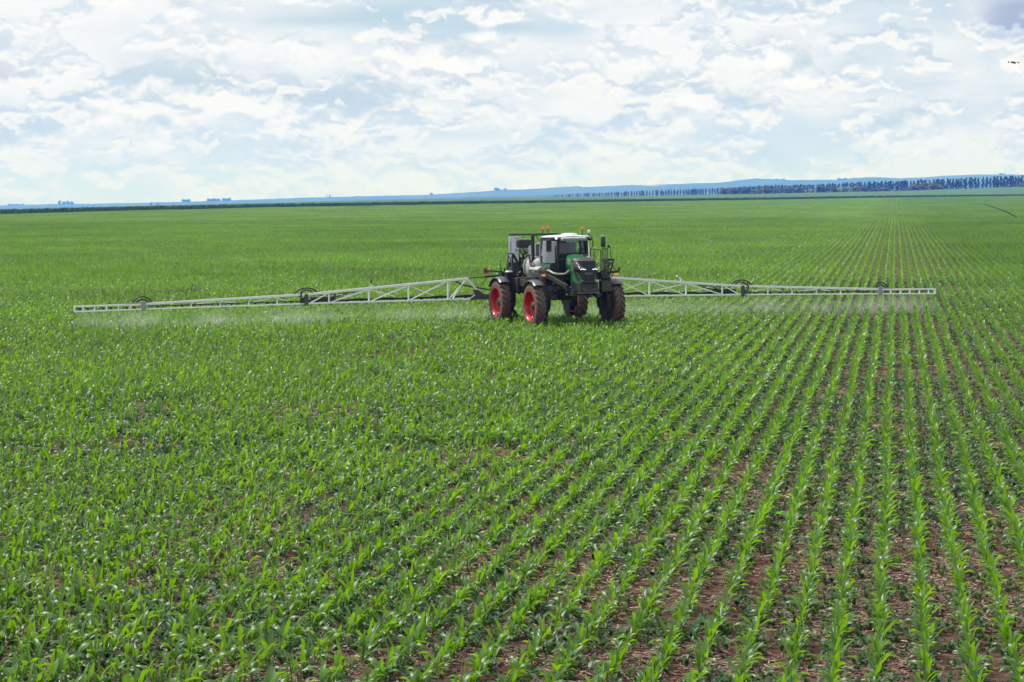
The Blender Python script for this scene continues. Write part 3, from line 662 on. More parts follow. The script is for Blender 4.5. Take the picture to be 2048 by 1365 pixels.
# ---- straw litter and clods
def straw_patch(seed, n):
    r = random.Random(seed); mb = MB()
    for _ in range(n):
        p = Vector((r.uniform(-.5, .5), r.uniform(-.5, .5), r.uniform(.005, .035))); a = r.uniform(0, 6.28); l = r.uniform(.03, .16)/2; w = r.uniform(.003, .010)
        u = Vector((math.cos(a), math.sin(a), r.uniform(-.15, .25)))*l; s_ = Vector((-math.sin(a), math.cos(a), r.uniform(-.5, .5)))*w
        mb.add([p-u-s_, p+u-s_, p+u+s_, p-u+s_], [(0, 1, 2, 3)])
    return mb
PS = [proto(straw_patch(1, 110), 'straw_patch', M['straw']), proto(straw_patch(2, 60), 'straw_patch', M['straw_pale']), proto(straw_patch(3, 110), 'straw_patch', M['straw'])]
sp_ = area_points(23.5, 75, 2.4); k = len(sp_); sr = np.zeros((k, 3)); sr[:, 2] = rng.random(k)*6.28
scatter('straw_litter', np.concatenate([sp_, np.zeros((k, 1))], 1), sr, np.ones((k, 3)), rng.integers(0, 3, k), PS, 'broken straw lying on the reddish soil between the corn rows', 'straw')
def clod(seed):
    r = random.Random(seed); bm = bmesh.new(); bmesh.ops.create_icosphere(bm, subdivisions=1, radius=.5); mb = MB()
    for v in bm.verts: v.co *= r.uniform(.7, 1.2)
    bm.verts.ensure_lookup_table(); mb.add([v.co.copy() for v in bm.verts], [[v.index for v in f.verts] for f in bm.faces]); bm.free(); return mb
PC = [proto(clod(k), 'soil_clod', M['soil']) for k in range(3)]
cp = area_points(23.5, 60, 9.0); k = len(cp); s_ = rng.uniform(.02, .09, k); sr = rng.random((k, 3))*6.28
scatter('soil_clods', np.concatenate([cp, np.zeros((k, 1))], 1), sr, np.stack([s_, s_, s_*.6], 1), rng.integers(0, 3, k), PC, 'reddish lumps of soil lying between the corn rows', 'soil clods')

# unidentified thin dark line, drawn as small upright blades, across the far right field
def far_line():
    a = Vector((0, 0, 0)); pts = []
    for px_, py_ in ((1968, 408), (1992, 416), (2016, 425), (2033, 434)):
        r = cam.matrix_world.to_3x3() @ Vector(((px_-1024)/5000, -(py_-682.5)/5000, -1)); pts.append(Vector((0, 0, CAM_H)) + r*((0.5-CAM_H)/r.z))
    mb = MB(); rr = random.Random(4)
    for i in range(3):
        for k in range(450):
            f = rr.random(); p = pts[i].lerp(pts[i+1], f); p = p + Vector((rr.uniform(-.04, .04), rr.uniform(-.04, .04), rr.uniform(-.18, -.08))); w = rr.uniform(.03, .08)
            an = rr.uniform(0, 6.28); u = Vector((math.cos(an)*w, math.sin(an)*w, rr.uniform(-.1, .1))); mb.add([p-u, p+u, p+u*.5+Vector((0, 0, .16)), p-u*.5+Vector((0, 0, .16))], [(0, 1, 2, 3)])
    return tag(mb.build('far_dark_strip', M['weed']), 'thin dark line running through the far right of the field', 'weeds', kind='stuff')
far_line()

# ------------------------------------------------------------------ the sprayer
# machine frame: x = sideways (towards image right), y = backwards from the front axle, z = up
spr = empty('sprayer', (WX, WY, 0), MPHI)
tag(spr, 'large green and black self-propelled field sprayer with red rims and long white spray booms unfolded', 'sprayer')
TX, WB, TR_, TW = 1.68, 4.1, 0.93, 0.42
def build_wheel_meshes():
    prof = [(-.19, .62), (-.205, .66), (-.21, .74), (-.20, .82), (-.175, .865), (-.10, .885), (0, .89), (.10, .885), (.175, .865), (.20, .82), (.21, .74), (.205, .66), (.19, .62)]
    ty = MB().lathe(prof, (0, 0, 0), 'x', 48)
    lug = MB(); n = 23
    for i in range(n):
        for sd_ in (-1, 1):
            t0 = 2*math.pi*(i + (0.5 if sd_ > 0 else 0))/n
            pts = []
            for q in range(5):
                f = q/4; xx = sd_*(0.0 + .205*f); t = t0 + f*.23; rr = .935 - .012*f**2 - (.035 if q == 4 else 0)
                pts.append((xx, t, rr))
            rings = []
            for xx, t, rr in pts:
                for_ = []
                for dt, dr in ((-.026, -.06), (-.018, 0), (.018, 0), (.026, -.06)):
                    a = t+dt; r_ = rr+dr; for_.append(Vector((xx, r_*math.sin(a), r_*math.cos(a))))
                rings.append(for_)
            lug.loft(rings, smooth=False)
    rim = MB().lathe([(-.20, .625), (-.215, .60), (-.205, .585), (-.16, .555), (-.02, .535), (.06, .52), (.075, .40), (.03, .30), (.02, .20), (.02, .0001)], (0, 0, 0), 'x', 40)
    rim.lathe([(.20, .625), (.215, .60), (.19, .58), (.11, .53), (.10, .0001)], (0, 0, 0), 'x', 32)
    hub = MB().lathe([(.03, .175), (-.06, .17), (-.085, .15), (-.09, .0001)], (0, 0, 0), 'x', 24)
    hub.lathe([(-.088, .07), (-.105, .06), (-.105, .0001)], (0, 0, 0), 'x', 12)
    bolts = MB()
    for i in range(10):
        a = 2*math.pi*i/10; bolts.tube((.022, .245*math.cos(a), .245*math.sin(a)), (-.01, .245*math.cos(a), .245*math.sin(a)), .014, 6)
    return dict(tyre=ty.mesh('tyre', M['sidewall']), tread=lug.mesh('tread', M['tyre']), wheel=rim.mesh('wheel', M['red']), hub=hub.mesh('hub', M['green_dark']), bolts=bolts.mesh('wheel_bolts', M['steel']))
WM = build_wheel_meshes()
def link(name, me, parent, loc=(0, 0, 0), rz=0, rx=0):
    o = bpy.data.objects.new(name, me); COL.objects.link(o); o.parent = parent; o.location = loc; o.rotation_euler = (rx, 0, rz); return o
for sx in (-1, 1):
    for y in (0, WB):
        w = link('wheel', WM['wheel'], spr, (sx*TX, y, TR_), 0 if sx < 0 else math.pi, random.uniform(0, 1)); w['label'] = 'red steel rim with its tall narrow dusty tyre'
        link('tyre', WM['tyre'], w); link('tread', WM['tread'], w); link('hub_cap', WM['hub'], w); link('wheel_bolts', WM['bolts'], w)
# fenders: curved shells over the tyres
for sx in (-1, 1):
    for y in (0, WB):
        mb = MB(); rings = []
        for i in range(15):
            t = R(-36 + 90*i/14); r_ = 1.02
            ring = []
            for xx, dr in ((-.25, -.06), (-.23, 0), (-.1, .03), (.1, .03), (.23, 0), (.25, -.06), (.23, -.025), (0, .005), (-.23, -.025)):
                rr = r_+dr; ring.append(Vector((sx*TX+xx, y + rr*math.sin(t), TR_+rr*math.cos(t))))
            rings.append(ring)
        mb.loft(rings); f = mb.build('fender', M['grey_fender'], spr)
        b = MB(); b.tube((sx*TX-.25, y-.38, TR_+.955), (sx*TX-.29, y-.38, TR_+.955), .035, 8); b.bar((sx*(TX-.30), y, 1.86), (sx*(TX-.1), y, 1.95), .06, .04); b.build('fender_bracket', M['black'], f)
# frame, axles, legs
mb = MB()
for sx in (-1, 1): mb.box((sx*.48, 1.75, 1.48), (.14, 6.3, .26))
for y in (-1.1, 0.9, 2.6, 4.7): mb.box((0, y, 1.47), (.9, .14, .2))
mb.box((0, .1, 1.52), (1.0, 1.1, .30))
frame = mb.build('frame', M['black_steel'], spr, .012)
for y in (0, WB):
    mb = MB(); mb.box((0, y, 1.46), (2.5, .2, .2)); mb.box((0, y+.22, 1.42), (1.7, .12, .16))
    ax = mb.build('axle', M['black_steel'], spr, .012)
    for sx in (-1, 1):
        lg = MB(); lg.prism([(y-.17, 2.05), (y+.17, 2.05), (y+.22, 1.3), (y+.16, .78), (y-.16, .78), (y-.22, 1.3)], 'x', sx*1.24, sx*1.42)
        lg.tube((sx*1.33, y, 1.5), (sx*1.33, y, 2.12), .13, 14); lg.tube((sx*1.40, y, TR_), (sx*1.66, y, TR_), .2, 16)
        l = lg.build('leg', M['black_steel'], ax, .01)
for y in (0, WB):                                    # plate shields hanging inside the wheels, stepped towards the ground
    for sx in (-1, 1):
        mb = MB(); x0, x1 = (sx*1.20, sx*1.24)
        mb.prism([(y-.56, 1.40), (y+.56, 1.40), (y+.62, 1.0), (y+.44, .78), (y-.5, .78), (y-.62, 1.02)], 'x', x0, x1)
        mb.prism([(y-.42, .775), (y+.40, .775), (y+.34, .50), (y-.36, .50)], 'x', x0+sx*.03, x1+sx*.03)
        mb.prism([(y-.30, .495), (y+.30, .495), (y+.22, .24), (y-.22, .24)], 'x', x0+sx*.07, x1+sx*.07)
        mb.box((sx*1.34, y-.44, 1.05), (.28, .05, .66)); mb.box((sx*1.37, y-.33, .62), (.24, .04, .22)); mb.box((sx*1.41, y-.22, .38), (.18, .04, .22))
        s = mb.build('wheel_shield', M['shield'], spr, .006)
        b = MB()
        for z in (1.25, .9): b.tube((sx*1.34-.05, y-.47, z), (sx*1.34-.05, y-.50, z), .018, 6)
        b.build('shield_bolts', M['steel'], s)
# belly: gearbox, driveline tank, hoses
mb = MB(); mb.box((-.1, 1.2, 1.28), (.9, 1.5, .3)); mb.box((.0, 2.4, 1.2), (.7, .9, .3)); mb.box((-.55, .6, 1.55), (.7, 1.4, .36)); mb.box((.55, .7, 1.55), (.6, 1.3, .36)); mb.build('underbody', M['black_steel'], spr, .03)
mb = MB(); mb.b2((-1.22, .95, 1.60), (-.55, 2.15, 2.06)); fuel = mb.build('fuel_tank', M['ribbed'], spr, .03)
mb = MB()
for i in range(9): mb.box((-1.225, 1.03+i*.13, 1.83), (.03, .05, .42))
mb.build('tank_ribs', M['ribbed'], fuel, .008)
mb = MB(); mb.b2((.55, .95, 1.45), (1.22, 2.3, 2.05)); mb.build('storage_box', M['black'], spr, .03)
# walkway beams beside the cab
mb = MB(); mb.bar((-1.22, 1.2, 2.12), (-1.22, -.35, 2.12), .10, .16); mb.bar((-1.2, -.3, 2.12), (-.75, -1.25, 1.72), .12, .16); mb.bar((-1.22, 1.2, 2.12), (-.5, 1.2, 2.12), .1, .12); mb.box((-.95, .5, 2.06), (.5, 1.5, .04))
mb.build('walkway', M['black_steel'], spr, .012)
a = MB().box((-1.30, -.06, 2.13), (.06, .22, .07)).b2((-1.40, -.10, 2.09), (-1.15, -.12, 2.17)).build('marker_lamp', M['amber'], spr, .01)
# pale service box, exhaust silencer and pipe on the right-hand side of the machine
mb = MB(); prof = [(-1.20, 2.12), (-1.20, 2.30), (-1.16, 2.40), (-1.05, 2.445), (-.60, 2.445), (-.60, 2.12)]
mb.prism([(u, v) for u, v in prof], 'y', .92, 1.98); sb = mb.build('service_box', M['tank'], spr, .02)
mb = MB(); mb.b2((-1.215, .93, 2.13), (-1.19, 1.94, 2.33)); mb.b2((-1.15, .905, 2.13), (-.65, .925, 2.33)); mb.build('box_panel', M['olive'], sb); MB().b2((-1.225, 1.33, 2.22), (-1.215, 1.39, 2.29)).build('sticker', M['yellow'], sb)
mb = MB(); mb.tube((-1.02, .88, 2.32), (-1.02, .30, 2.30), .135, 20)
for i in range(7): mb.tube((-1.02, .84-i*.08, 2.32), (-1.02, .82-i*.08, 2.32), .148, 20)
ex = mb.build('silencer', M['steel'], spr)
mb = MB(); mb.path([(-1.02, .32, 2.31), (-.98, .12, 2.30), (-.92, -.1, 2.22), (-.86, -.3, 2.19), (-.80, -.62, 2.19), (-.74, -.86, 2.19), (-.66, -.98, 2.24), (-.56, -1.02, 2.36)], .058, 12); mb.build('exhaust_pipe', M['steel'], ex)
# bonnet: green shell with dark mesh top and grille nose
def bonnet_ring(y, w, zb, zt, k=.16, drop=0.05):
    return [Vector(p) for p in ((-w, y, zb), (-w*1.02, y, zb+(zt-zb)*.5), (-w, y, zt-k), (-w*.86, y, zt-drop), (-w*.5, y, zt-.008), (0, y, zt), (w*.5, y, zt-.008), (w*.86, y, zt-drop), (w, y, zt-k), (w*1.02, y, zb+(zt-zb)*.5), (w, y, zb))]
mb = MB(); rings = [bonnet_ring(-.34, .45, 2.15, 2.98), bonnet_ring(-.5, .46, 2.15, 2.96), bonnet_ring(-.85, .475, 2.2, 2.90), bonnet_ring(-1.02, .48, 1.88, 2.87)]
mb.loft(rings); bon = mb.build('bonnet', M['green'], spr)
mb = MB(); mb.loft([bonnet_ring(.25, .40, 2.1, 2.80), bonnet_ring(-.32, .41, 2.1, 2.86)]); mb.build('engine_shroud', M['black'], spr)
# nose: dark core with chamfered corners, green cheeks wrapping round them
def cheek(u, z, sx, off=0.0):
    x = .485 + (.27-.485)*u; y = -1.0 + (-1.66+1.0)*u - .05*math.sin(math.pi*u); return Vector((sx*(x+off*.94), y-off*.33, z))
mb = MB(); mb.loft([[cheek(u, z, -1) for u in (0, .35, .7, 1)] + [cheek(u, z, 1) for u in (1, .7, .35, 0)] for z in (1.88, 2.3, 2.6, 2.74)], smooth=False); core = mb.build('grille', M['grille'], bon)
gr = core
for sx in (-1, 1):
    rows_ = [(2.82, 0, .10), (2.70, 0, .16), (2.55, 0, .27), (2.40, 0, .45), (2.22, 0, .68), (2.05, 0, .90), (1.95, 0, 1.0), (1.86, 0, .97)]
    mb = MB(); rings = []
    for z, u0, u1 in rows_:
        us = [u0+(u1-u0)*q/6 for q in range(7)]
        rings.append([cheek(u, z, sx, .03) for u in us] + [cheek(u, z, sx, -.01) for u in reversed(us)])
    mb.loft(rings); c = mb.build('side_panel', M['green'], bon, .006)
    poly = [(.20, 2.44), (.36, 2.38), (.60, 2.20), (.84, 2.04), (.84, 1.985), (.52, 1.985), (.34, 2.18)]
    mb = MB(); A = [cheek(u, z, sx, .034) for u, z in poly]; B = [cheek(u, z, sx, .044) for u, z in poly]; n_ = len(poly)
    mb.add(A+B, [tuple(range(n_)), tuple(range(2*n_-1, n_-1, -1))] + [(i, (i+1) % n_, n_+(i+1) % n_, n_+i) for i in range(n_)]); mb.build('air_vent', M['grille'], c)
    mb = MB(); mb.loft([[cheek(u, z, sx, .02) for u in (0, .3, .6, .9)] + [cheek(u, z, sx, -.05) for u in (.9, .6, .3, 0)] for z, k in ((1.85, 1), (1.52, 1))]); mb.build('corner_guard', M['ribbed'], spr, .01)
MB().box((-.472, -.66, 2.665), (.012, .16, .045)).build('badge', M['redlamp'], bon)
mb = MB(); rings = [bonnet_ring(-1.02, .462, 2.30, 2.875, .15), bonnet_ring(-1.2, .455, 2.30, 2.82, .14), bonnet_ring(-1.4, .44, 2.30, 2.72, .12), bonnet_ring(-1.56, .40, 2.30, 2.60, .10), bonnet_ring(-1.63, .34, 2.32, 2.52, .08)]
mb.loft(rings); top = mb.build('bonnet_top', M['bonnet_mesh'], bon)
mb = MB()
for i in range(11):
    x = -.38 + i*.076; mb.path([(x, -1.03, 2.885 - abs(x)*.08), (x, -1.2, 2.832-abs(x)*.08), (x, -1.4, 2.732-abs(x)*.08), (x*.94, -1.56, 2.612-abs(x)*.08)], .006, 4)
mb.build('mesh_ribs', M['grille'], top)
mb = MB()
for i in range(9): mb.box((0, -1.665, 2.30-i*.038), (.50-.010*i, .012, .012))
mb.build('grille_slats', M['black'], gr)
for sx in (-1, 1):
    mb = MB(); mb.prism([(sx*.43, 2.57), (sx*.40, 2.44), (sx*.20, 2.40), (sx*.22, 2.47)], 'y', -1.60, -1.69); h = mb.build('headlight', M['lens'], bon)
    mb = MB(); mb.path([(sx*.36, -1.67, 2.40), (sx*.27, -1.70, 2.42), (sx*.14, -1.705, 2.40)], .016, 6); mb.build('light_strip', M['drl'], h)
    mb = MB(); mb.path([(sx*.425, -1.63, 2.56), (sx*.40, -1.70, 2.45)], .013, 6); mb.build('light_edge', M['drl'], h)
    MB().tube((sx*.24, -1.64, 1.97), (sx*.24, -1.69, 1.97), .03, 10).build('work_lamp', M['lens'], bon)
def text(name, s, size, loc, rot, mat, parent, depth=.004):
    cu = bpy.data.curves.new(name, 'FONT'); cu.body = s; cu.size = size; cu.extrude = depth; cu.align_x = 'CENTER'; cu.align_y = 'CENTER'
    t = bpy.data.objects.new(name, cu); COL.objects.link(t); dg = bpy.context.evaluated_depsgraph_get(); me = bpy.data.meshes.new_from_object(t.evaluated_get(dg))
    bpy.data.objects.remove(t); me.materials.clear(); me.materials.append(mat); o = bpy.data.objects.new(name, me); COL.objects.link(o); o.parent = parent; o.location = loc; o.rotation_euler = rot; return o
text('lettering', 'FENDT', .10, (0, -1.675, 2.235), (R(90), 0, 0), M['badge'], gr)
# bumper block below the grille
mb = MB(); mb.b2((-.37, -1.10, 1.50), (.45, -1.55, 1.85)); mb.b2((-.33, -1.56, 1.86), (.40, -1.60, 1.90)); mb.b2((-.37, -1.56, 1.50), (-.28, -1.60, 1.86)); mb.b2((.33, -1.56, 1.50), (.40, -1.60, 1.86)); mb.b2((-.28, -1.56, 1.50), (.33, -1.60, 1.57))
bump = mb.build('front_bumper', M['ribbed'], spr, .012)
mb = MB()
for x in (-.20, .24): mb.tube((x, -1.60, 1.63), (x, -1.64, 1.63), .03, 8); mb.tube((x+.07, -1.60, 1.63), (x+.07, -1.63, 1.63), .016, 8)
mb.build('bumper_bolts', M['steel'], bump)
mb = MB(); mb.box((.05, -1.40, 1.475), (.9, .3, .04)); mb.build('skid_plate', M['steel'], bump)
mb = MB(); rr = random.Random(3)
for k in range(7):
    x = .1+k*.06; mb.path([(x, -1.2, 1.46), (x+.05, -1.25, 1.36-rr.uniform(0, .08)), (x+.2, -1.15, 1.33-rr.uniform(0, .06)), (x+.35, -1.0, 1.42)], .014, 5)
mb.path([(.55, -.9, 1.45), (.62, -1.0, 1.2), (.72, -.8, .95), (.95, -.5, .9), (1.1, -.3, 1.1)], .02, 6); mb.path([(.55, -.7, 1.5), (.68, -.9, 1.15), (.8, -.7, 1.0), (1.0, -.4, 1.0), (1.12, -.25, 1.2)], .016, 6)
mb.build('hoses', M['black'], spr)
# ---------------- cab
cabp = MB()
cabp.prism([(-.60, 2.05), (.60, 2.05), (.82, 2.25), (.86, 2.62), (-.86, 2.62), (-.82, 2.25)], 'y', .30, 1.55)
cab = cabp.build('cab', M['green_dark'], spr, .02)
mb = MB(); mb.b2((-.62, .06, 2.12), (-.34, .30, 2.76)); mb.b2((.40, .06, 2.12), (.62, .30, 2.70)); mb.build('cab_front_lower', M['black'], cab, .02)
# door panel in green below the side glass
for sx in (-1, 1):
    mb = MB(); mb.prism([(.34, 2.28), (1.42, 2.36), (1.46, 2.74), (.95, 2.60), (.34, 2.56)], 'x', sx*.865, sx*.885); mb.build('door', M['green'], cab, .006)
PW_ = .57
def pil(name, p, q, w, h, mat='black'): return MB().bar(p, q, w, h).build(name, M[mat], cab, .015)
pil('pillar', (-.60, .18, 2.20), (-.60, .16, 3.60), .10, .13); pil('pillar', (.66, .18, 2.20), (.60, .16, 3.60), .10, .13)
for sx in (-1, 1):
    pil('pillar', (sx*.86, .80, 2.5), (sx*.80, .78, 3.58), .06, .07) if sx > 0 else None
    mb = MB(); mb.path([(sx*.80, 1.42, 2.42), (sx*.87, 1.46, 2.75), (sx*.87, 1.50, 3.1), (sx*.84, 1.50, 3.4), (sx*.78, 1.45, 3.6)], .045, 8); mb.build('rear_pillar', M['grey' if sx < 0 else 'black'], cab)
# glass
mb = MB(); rings = []
for z, yo in ((2.60, 0.02), (2.9, -.02), (3.25, 0.0), (3.52, .05)):
    rings.append([Vector((x, .19 + yo - .16*(1-(x/.62)**2), z)) for x in (-.56, -.4, -.2, 0, .2, .4, .60)])
mb.loft(rings, cap=False, closed=False); mb.build('windscreen', M['windscreen'], cab)
for sx, mt in ((-1, 'sideglass'), (1, 'windscreen')):
    mb = MB(); mb.loft([[Vector((sx*((.66 if y < .3 else .86 + .03*math.sin((y-.2)*2)) + .03 - (z0-2.62)*.11), y, z0)) for y in (.22, .5, .8, 1.1, 1.42)] for z0 in (2.62, 3.0, 3.3, 3.54)], cap=False, closed=False); mb.build('side_window', M[mt], cab)
mb = MB(); mb.loft([[Vector((x, 1.52, z)) for x in (-.8, 0, .8)] for z in (2.6, 3.5)], cap=False, closed=False); mb.build('rear_window', M['windscreen'], cab)
# roof with dark visor and white shell
mb = MB(); rings = []
for y, w, z0, z1 in ((.04, .58, 3.635, 3.665), (.14, .72, 3.62, 3.69), (.5, .88, 3.60, 3.70), (1.0, .90, 3.60, 3.70), (1.45, .86, 3.59, 3.67), (1.62, .74, 3.60, 3.64)):
    rings.append([Vector(p) for p in ((-w, y, z0), (-w*1.02, y, (z0+z1)/2), (-w*.9, y, z1), (-w*.4, y, z1+.02), (0, y, z1+.04), (w*.4, y, z1+.02), (w*.9, y, z1), (w*1.02, y, (z0+z1)/2), (w, y, z0))])
mb.loft(rings); roof = mb.build('roof', M['white_roof'], cab)
MB().lathe([(0, .34), (.05, .31), (.075, .18), (.08, .001)], (.1, .75, 3.72), 'z', 20).build('roof_dome', M['white_roof'], roof)
mb = MB(); rings = []
for y, zt, zb in ((-.12, 3.60, 3.49), (.0, 3.655, 3.49), (.14, 3.66, 3.49)): rings.append([Vector(p) for p in ((-.53, y+.03, zb), (-.55, y, (zt+zb)/2), (-.5, y, zt), (.5, y, zt), (.57, y, (zt+zb)/2), (.55, y+.03, zb))])
mb.loft(rings, smooth=False); mb.build('visor', M['grey'], roof, .01)
mb = MB(); mb.b2((-.87, .2, 3.50), (-.62, 1.5, 3.595)).b2((.62, .2, 3.50), (.87, 1.5, 3.595)); vis = mb.build('roof_side_trim', M['black'], roof, .01)
for x, y, z in ((-.74, .02, 3.60), (-.66, .02, 3.60), (.74, .06, 3.60)): MB().lathe([(0, .045), (-.03, .05), (-.04, .001)], (x, y, z), 'y', 12).build('work_lamp', M['drl' if x < -.7 else 'lens'], roof)
# interior
mb = MB(); mb.box((.05, 1.05, 2.85), (.5, .5, .14)); mb.box((.05, 1.30, 3.10), (.46, .14, .62)); mb.box((.05, 1.32, 3.42), (.28, .10, .16)); mb.box((.40, .95, 2.98), (.14, .5, .10)); mb.build('seat', M['seat'], cab, .04)
mb = MB(); mb.tube((-.02, .35, 2.6), (0, .58, 3.0), .04, 8); mb.lathe([(-.012, .19), (.012, .19), (.012, .165), (-.012, .165)], (0, .58, 3.02), 'z', 20, closed=True); mb.build('steering_wheel', M['black'], cab)
mb = MB(); mb.box((.45, .50, 3.12), (.05, .22, .17)); mb.box((.42, .45, 2.8), (.10, .10, .5)); mb.build('console', M['seat'], cab, .01)
# mirrors, handles, beacons
m_ = MB().bar((-.90, .30, 3.62), (-1.08, -.12, 3.60), .03).bar((-1.08, -.12, 3.60), (-1.08, -.12, 3.1), .025).build('mirror_arm', M['black'], cab)
MB().b2((-1.20, -.16, 3.08), (-.99, -.06, 3.54)).build('mirror', M['black'], m_, .02)
m_ = MB().path([(.66, .12, 3.62), (.78, .0, 3.66), (.82, -.02, 3.5), (.82, -.02, 3.3), (.74, .0, 3.12)], .02, 6).build('mirror_arm', M['black'], cab)
MB().tube((-.78, -.03, 2.1), (-.78, -.03, 3.30), .028, 8).build('grab_rail', M['black'], cab)
MB().path([(-1.0, 1.25, 2.45), (-.96, 1.0, 2.42), (-.90, .55, 2.2), (-.9, .4, 2.1)], .03, 8).build('grab_rail', M['grey'], cab)
for x, y, z0, z1 in ((-.62, 1.25, 3.70, 4.02), (.46, .22, 3.70, 3.99), (-.40, 2.45, 3.68, 3.97)):
    b = MB().tube((x, y, z0), (x, y, z1-.09), .018, 8).tube((x, y, z1-.10), (x, y, z1-.075), .05, 12).build('beacon_pole', M['black'], cab if y < 2 else spr)
    MB().lathe([(z1-.075, .045), (z1-.02, .05), (z1+.045, .045), (z1+.06, .02), (z1+.06, .001)], (x, y, 0), 'z', 14).build('beacon', M['beacon'], b)
b = MB().tube((.76, .25, 3.60), (.76, .25, 3.80), .022, 8).build('antenna_pole', M['black'], cab)
MB().lathe([(3.79, .04), (3.83, .065), (3.88, .06), (3.92, .03), (3.925, .001)], (.76, .25, 0), 'z', 14).build('antenna', M['white_roof'], b)
# ---------------- tank and body behind the cab
mb = MB(); rings = []
for y, k in ((1.72, .80), (1.80, .93), (1.95, 1.0), (3.05, 1.0), (3.22, .93), (3.32, .78)):
    rings.append([Vector((math.copysign(abs(math.cos(t))**.75, math.cos(t))*1.04*k, y, 2.36+math.copysign(abs(math.sin(t))**.75, math.sin(t))*.60*k)) for t in [2*math.pi*i/32 for i in range(32)]])
mb.loft(rings); tank = mb.build('spray_tank', M['tank'], spr)
for y in (2.12, 2.85):
    mb = MB(); rings = []
    for yy in (y-.045, y+.045): rings.append([Vector((math.copysign(abs(math.cos(t))**.75, math.cos(t))*1.065, yy, 2.36+math.copysign(abs(math.sin(t))**.75, math.sin(t))*.625)) for t in [2*math.pi*i/32 for i in range(32)]])
    mb.loft(rings, cap=False); mb.build('tank_strap', M['black'], tank)
mb = MB(); mb.prism([(1.70, 2.90), (1.70, 3.43), (2.30, 3.37), (3.18, 3.24), (3.24, 3.16), (3.22, 2.85)], 'x', -.76, .78); air = mb.build('engine_cover', M['grey'], spr, .03)
mb = MB(); mb.b2((-.768, 1.72, 2.88), (-.755, 2.30, 3.33)); mb.build('cover_screen', M['black'], air)
mb = MB(); mb.tube((-.96, 2.08, 2.5), (-.96, 2.14, 3.70), .072, 14); mb.tube((-.96, 2.14, 3.70), (-.96, 2.14, 3.76), .072, 14, .055); mb.build('exhaust_stack', M['black'], spr)
mb = MB(); mb.path([(-1.08, 1.62, 2.45), (-1.14, 1.9, 2.55), (-1.14, 2.05, 2.9)], .05, 8); mb.build('hose', M['black'], spr)
mb = MB(); mb.b2((-1.10, 3.35, 3.16), (-.50, 3.75, 3.50)); mb.tube((-1.1, 3.55, 3.33), (-1.12, 3.55, 3.33), .15, 16); ftank = mb.build('rinse_tank', M['black'], spr, .05)
MB().bar((-1.1, 3.34, 3.14), (-.45, 3.34, 3.14), .03).build('tank_rail', M['steel'], ftank)
# rear mast with lifting frame (green upper bar, lattice, hoses)
mb = MB(); mb.bar((-1.25, 4.15, 3.70), (.40, 2.75, 3.70), .06, .07); mb.bar((.9, 4.15, 3.70), (.55, 2.75, 3.70), .06, .07); mb.bar((-1.2, 4.2, 3.70), (1.2, 4.2, 3.70), .06, .07)
mb.bar((-.42, 3.3, 3.70), (-.62, 3.5, 3.35), .04); mb.bar((-.42, 3.3, 3.70), (-.2, 3.2, 3.35), .04); mb.bar((.05, 2.9, 3.70), (-.35, 2.9, 3.25), .045)
mb.build('lift_frame', M['green_dark'], spr)
mast = MB()
for x in (-1.02, -.62, .62, 1.02): mast.bar((x, 4.75, 1.2), (x, 4.75, 3.1 if abs(x) > .8 else 2.7), .09, .09)
for z in (1.3, 2.0, 2.7): mast.bar((-1.1, 4.75, z), (1.1, 4.75, z), .08, .10)
mast.bar((-1.02, 4.70, 1.4), (-.62, 4.70, 2.6), .05); mast.bar((1.02, 4.70, 1.4), (.62, 4.70, 2.6), .05)
mast.b2((-1.15, 4.2, 1.65), (-.60, 4.7, 2.35)); mast.b2((.60, 4.2, 1.65), (1.15, 4.7, 2.3)); mast.b2((-.5, 3.7, 1.5), (.5, 4.6, 2.2))
mast.b2((-1.02, 4.30, 2.3), (-.66, 4.62, 2.66)); mo = mast.build('boom_mast', M['black_steel'], spr, .01)
mb = MB()
for a_, b_ in (((-.80, 4.3, 2.6), (-.35, 3.9, 3.15)), ((-.35, 4.3, 2.6), (-.75, 3.9, 3.15)), ((-.8, 4.2, 3.1), (-.3, 4.2, 2.2)), ((-.5, 4.2, 3.1), (-.9, 4.2, 2.3))): mb.bar(a_, b_, .035)
mb.build('lattice', M['black'], mo)
mb = MB(); rr = random.Random(9)
for k in range(9):
    x = rr.uniform(-.85, -.25); mb.path([(x, 4.4, 2.2+rr.uniform(0, .2)), (x+rr.uniform(-.1, .1), 4.2, 2.7), (x+rr.uniform(-.25, .25), 4.0, 3.0+rr.uniform(-.1, .2)), (x+.3, 3.7, 2.9), (x+.35, 3.5, 2.5)], .017, 5)
mb.build('hose_bundle', M['black'], mo)
pan = MB().b2((-1.31, 4.02, 2.55), (-.88, 4.06, 3.62)).build('white_board', M['panel'], spr, .006)
MB().b2((-1.245, 4.005, 2.95), (-1.22, 4.018, 3.45)).build('printed_line', M['print'], pan)
text('lettering', 'VARI', .085, (-1.0, 4.015, 3.54), (R(90), 0, 0), M['print'], pan); text('lettering', 'III', .06, (-1.23, 4.015, 3.54), (R(90), 0, 0), M['print'], pan)
mb = MB(); mb.bar((-1.38, 3.94, 2.0), (-1.38, 3.94, 2.93), .035); mb.bar((-1.18, 3.94, 2.0), (-1.18, 3.94, 2.93), .05); mb.bar((-1.38, 3.94, 2.92), (-1.18, 3.94, 2.92), .04); mb.bar((-1.38, 3.94, 2.86), (-1.18, 3.94, 2.5), .025); mb.bar((-1.18, 3.94, 2.86), (-1.38, 3.94, 2.45), .025); mb.bar((-1.18, 3.92, 2.9), (-.94, 3.92, 2.5), .07, .09)
mb.b2((-1.20, 3.9, 2.0), (-.90, 4.1, 2.53)); mb.build('support_frame', M['black_steel'], spr)
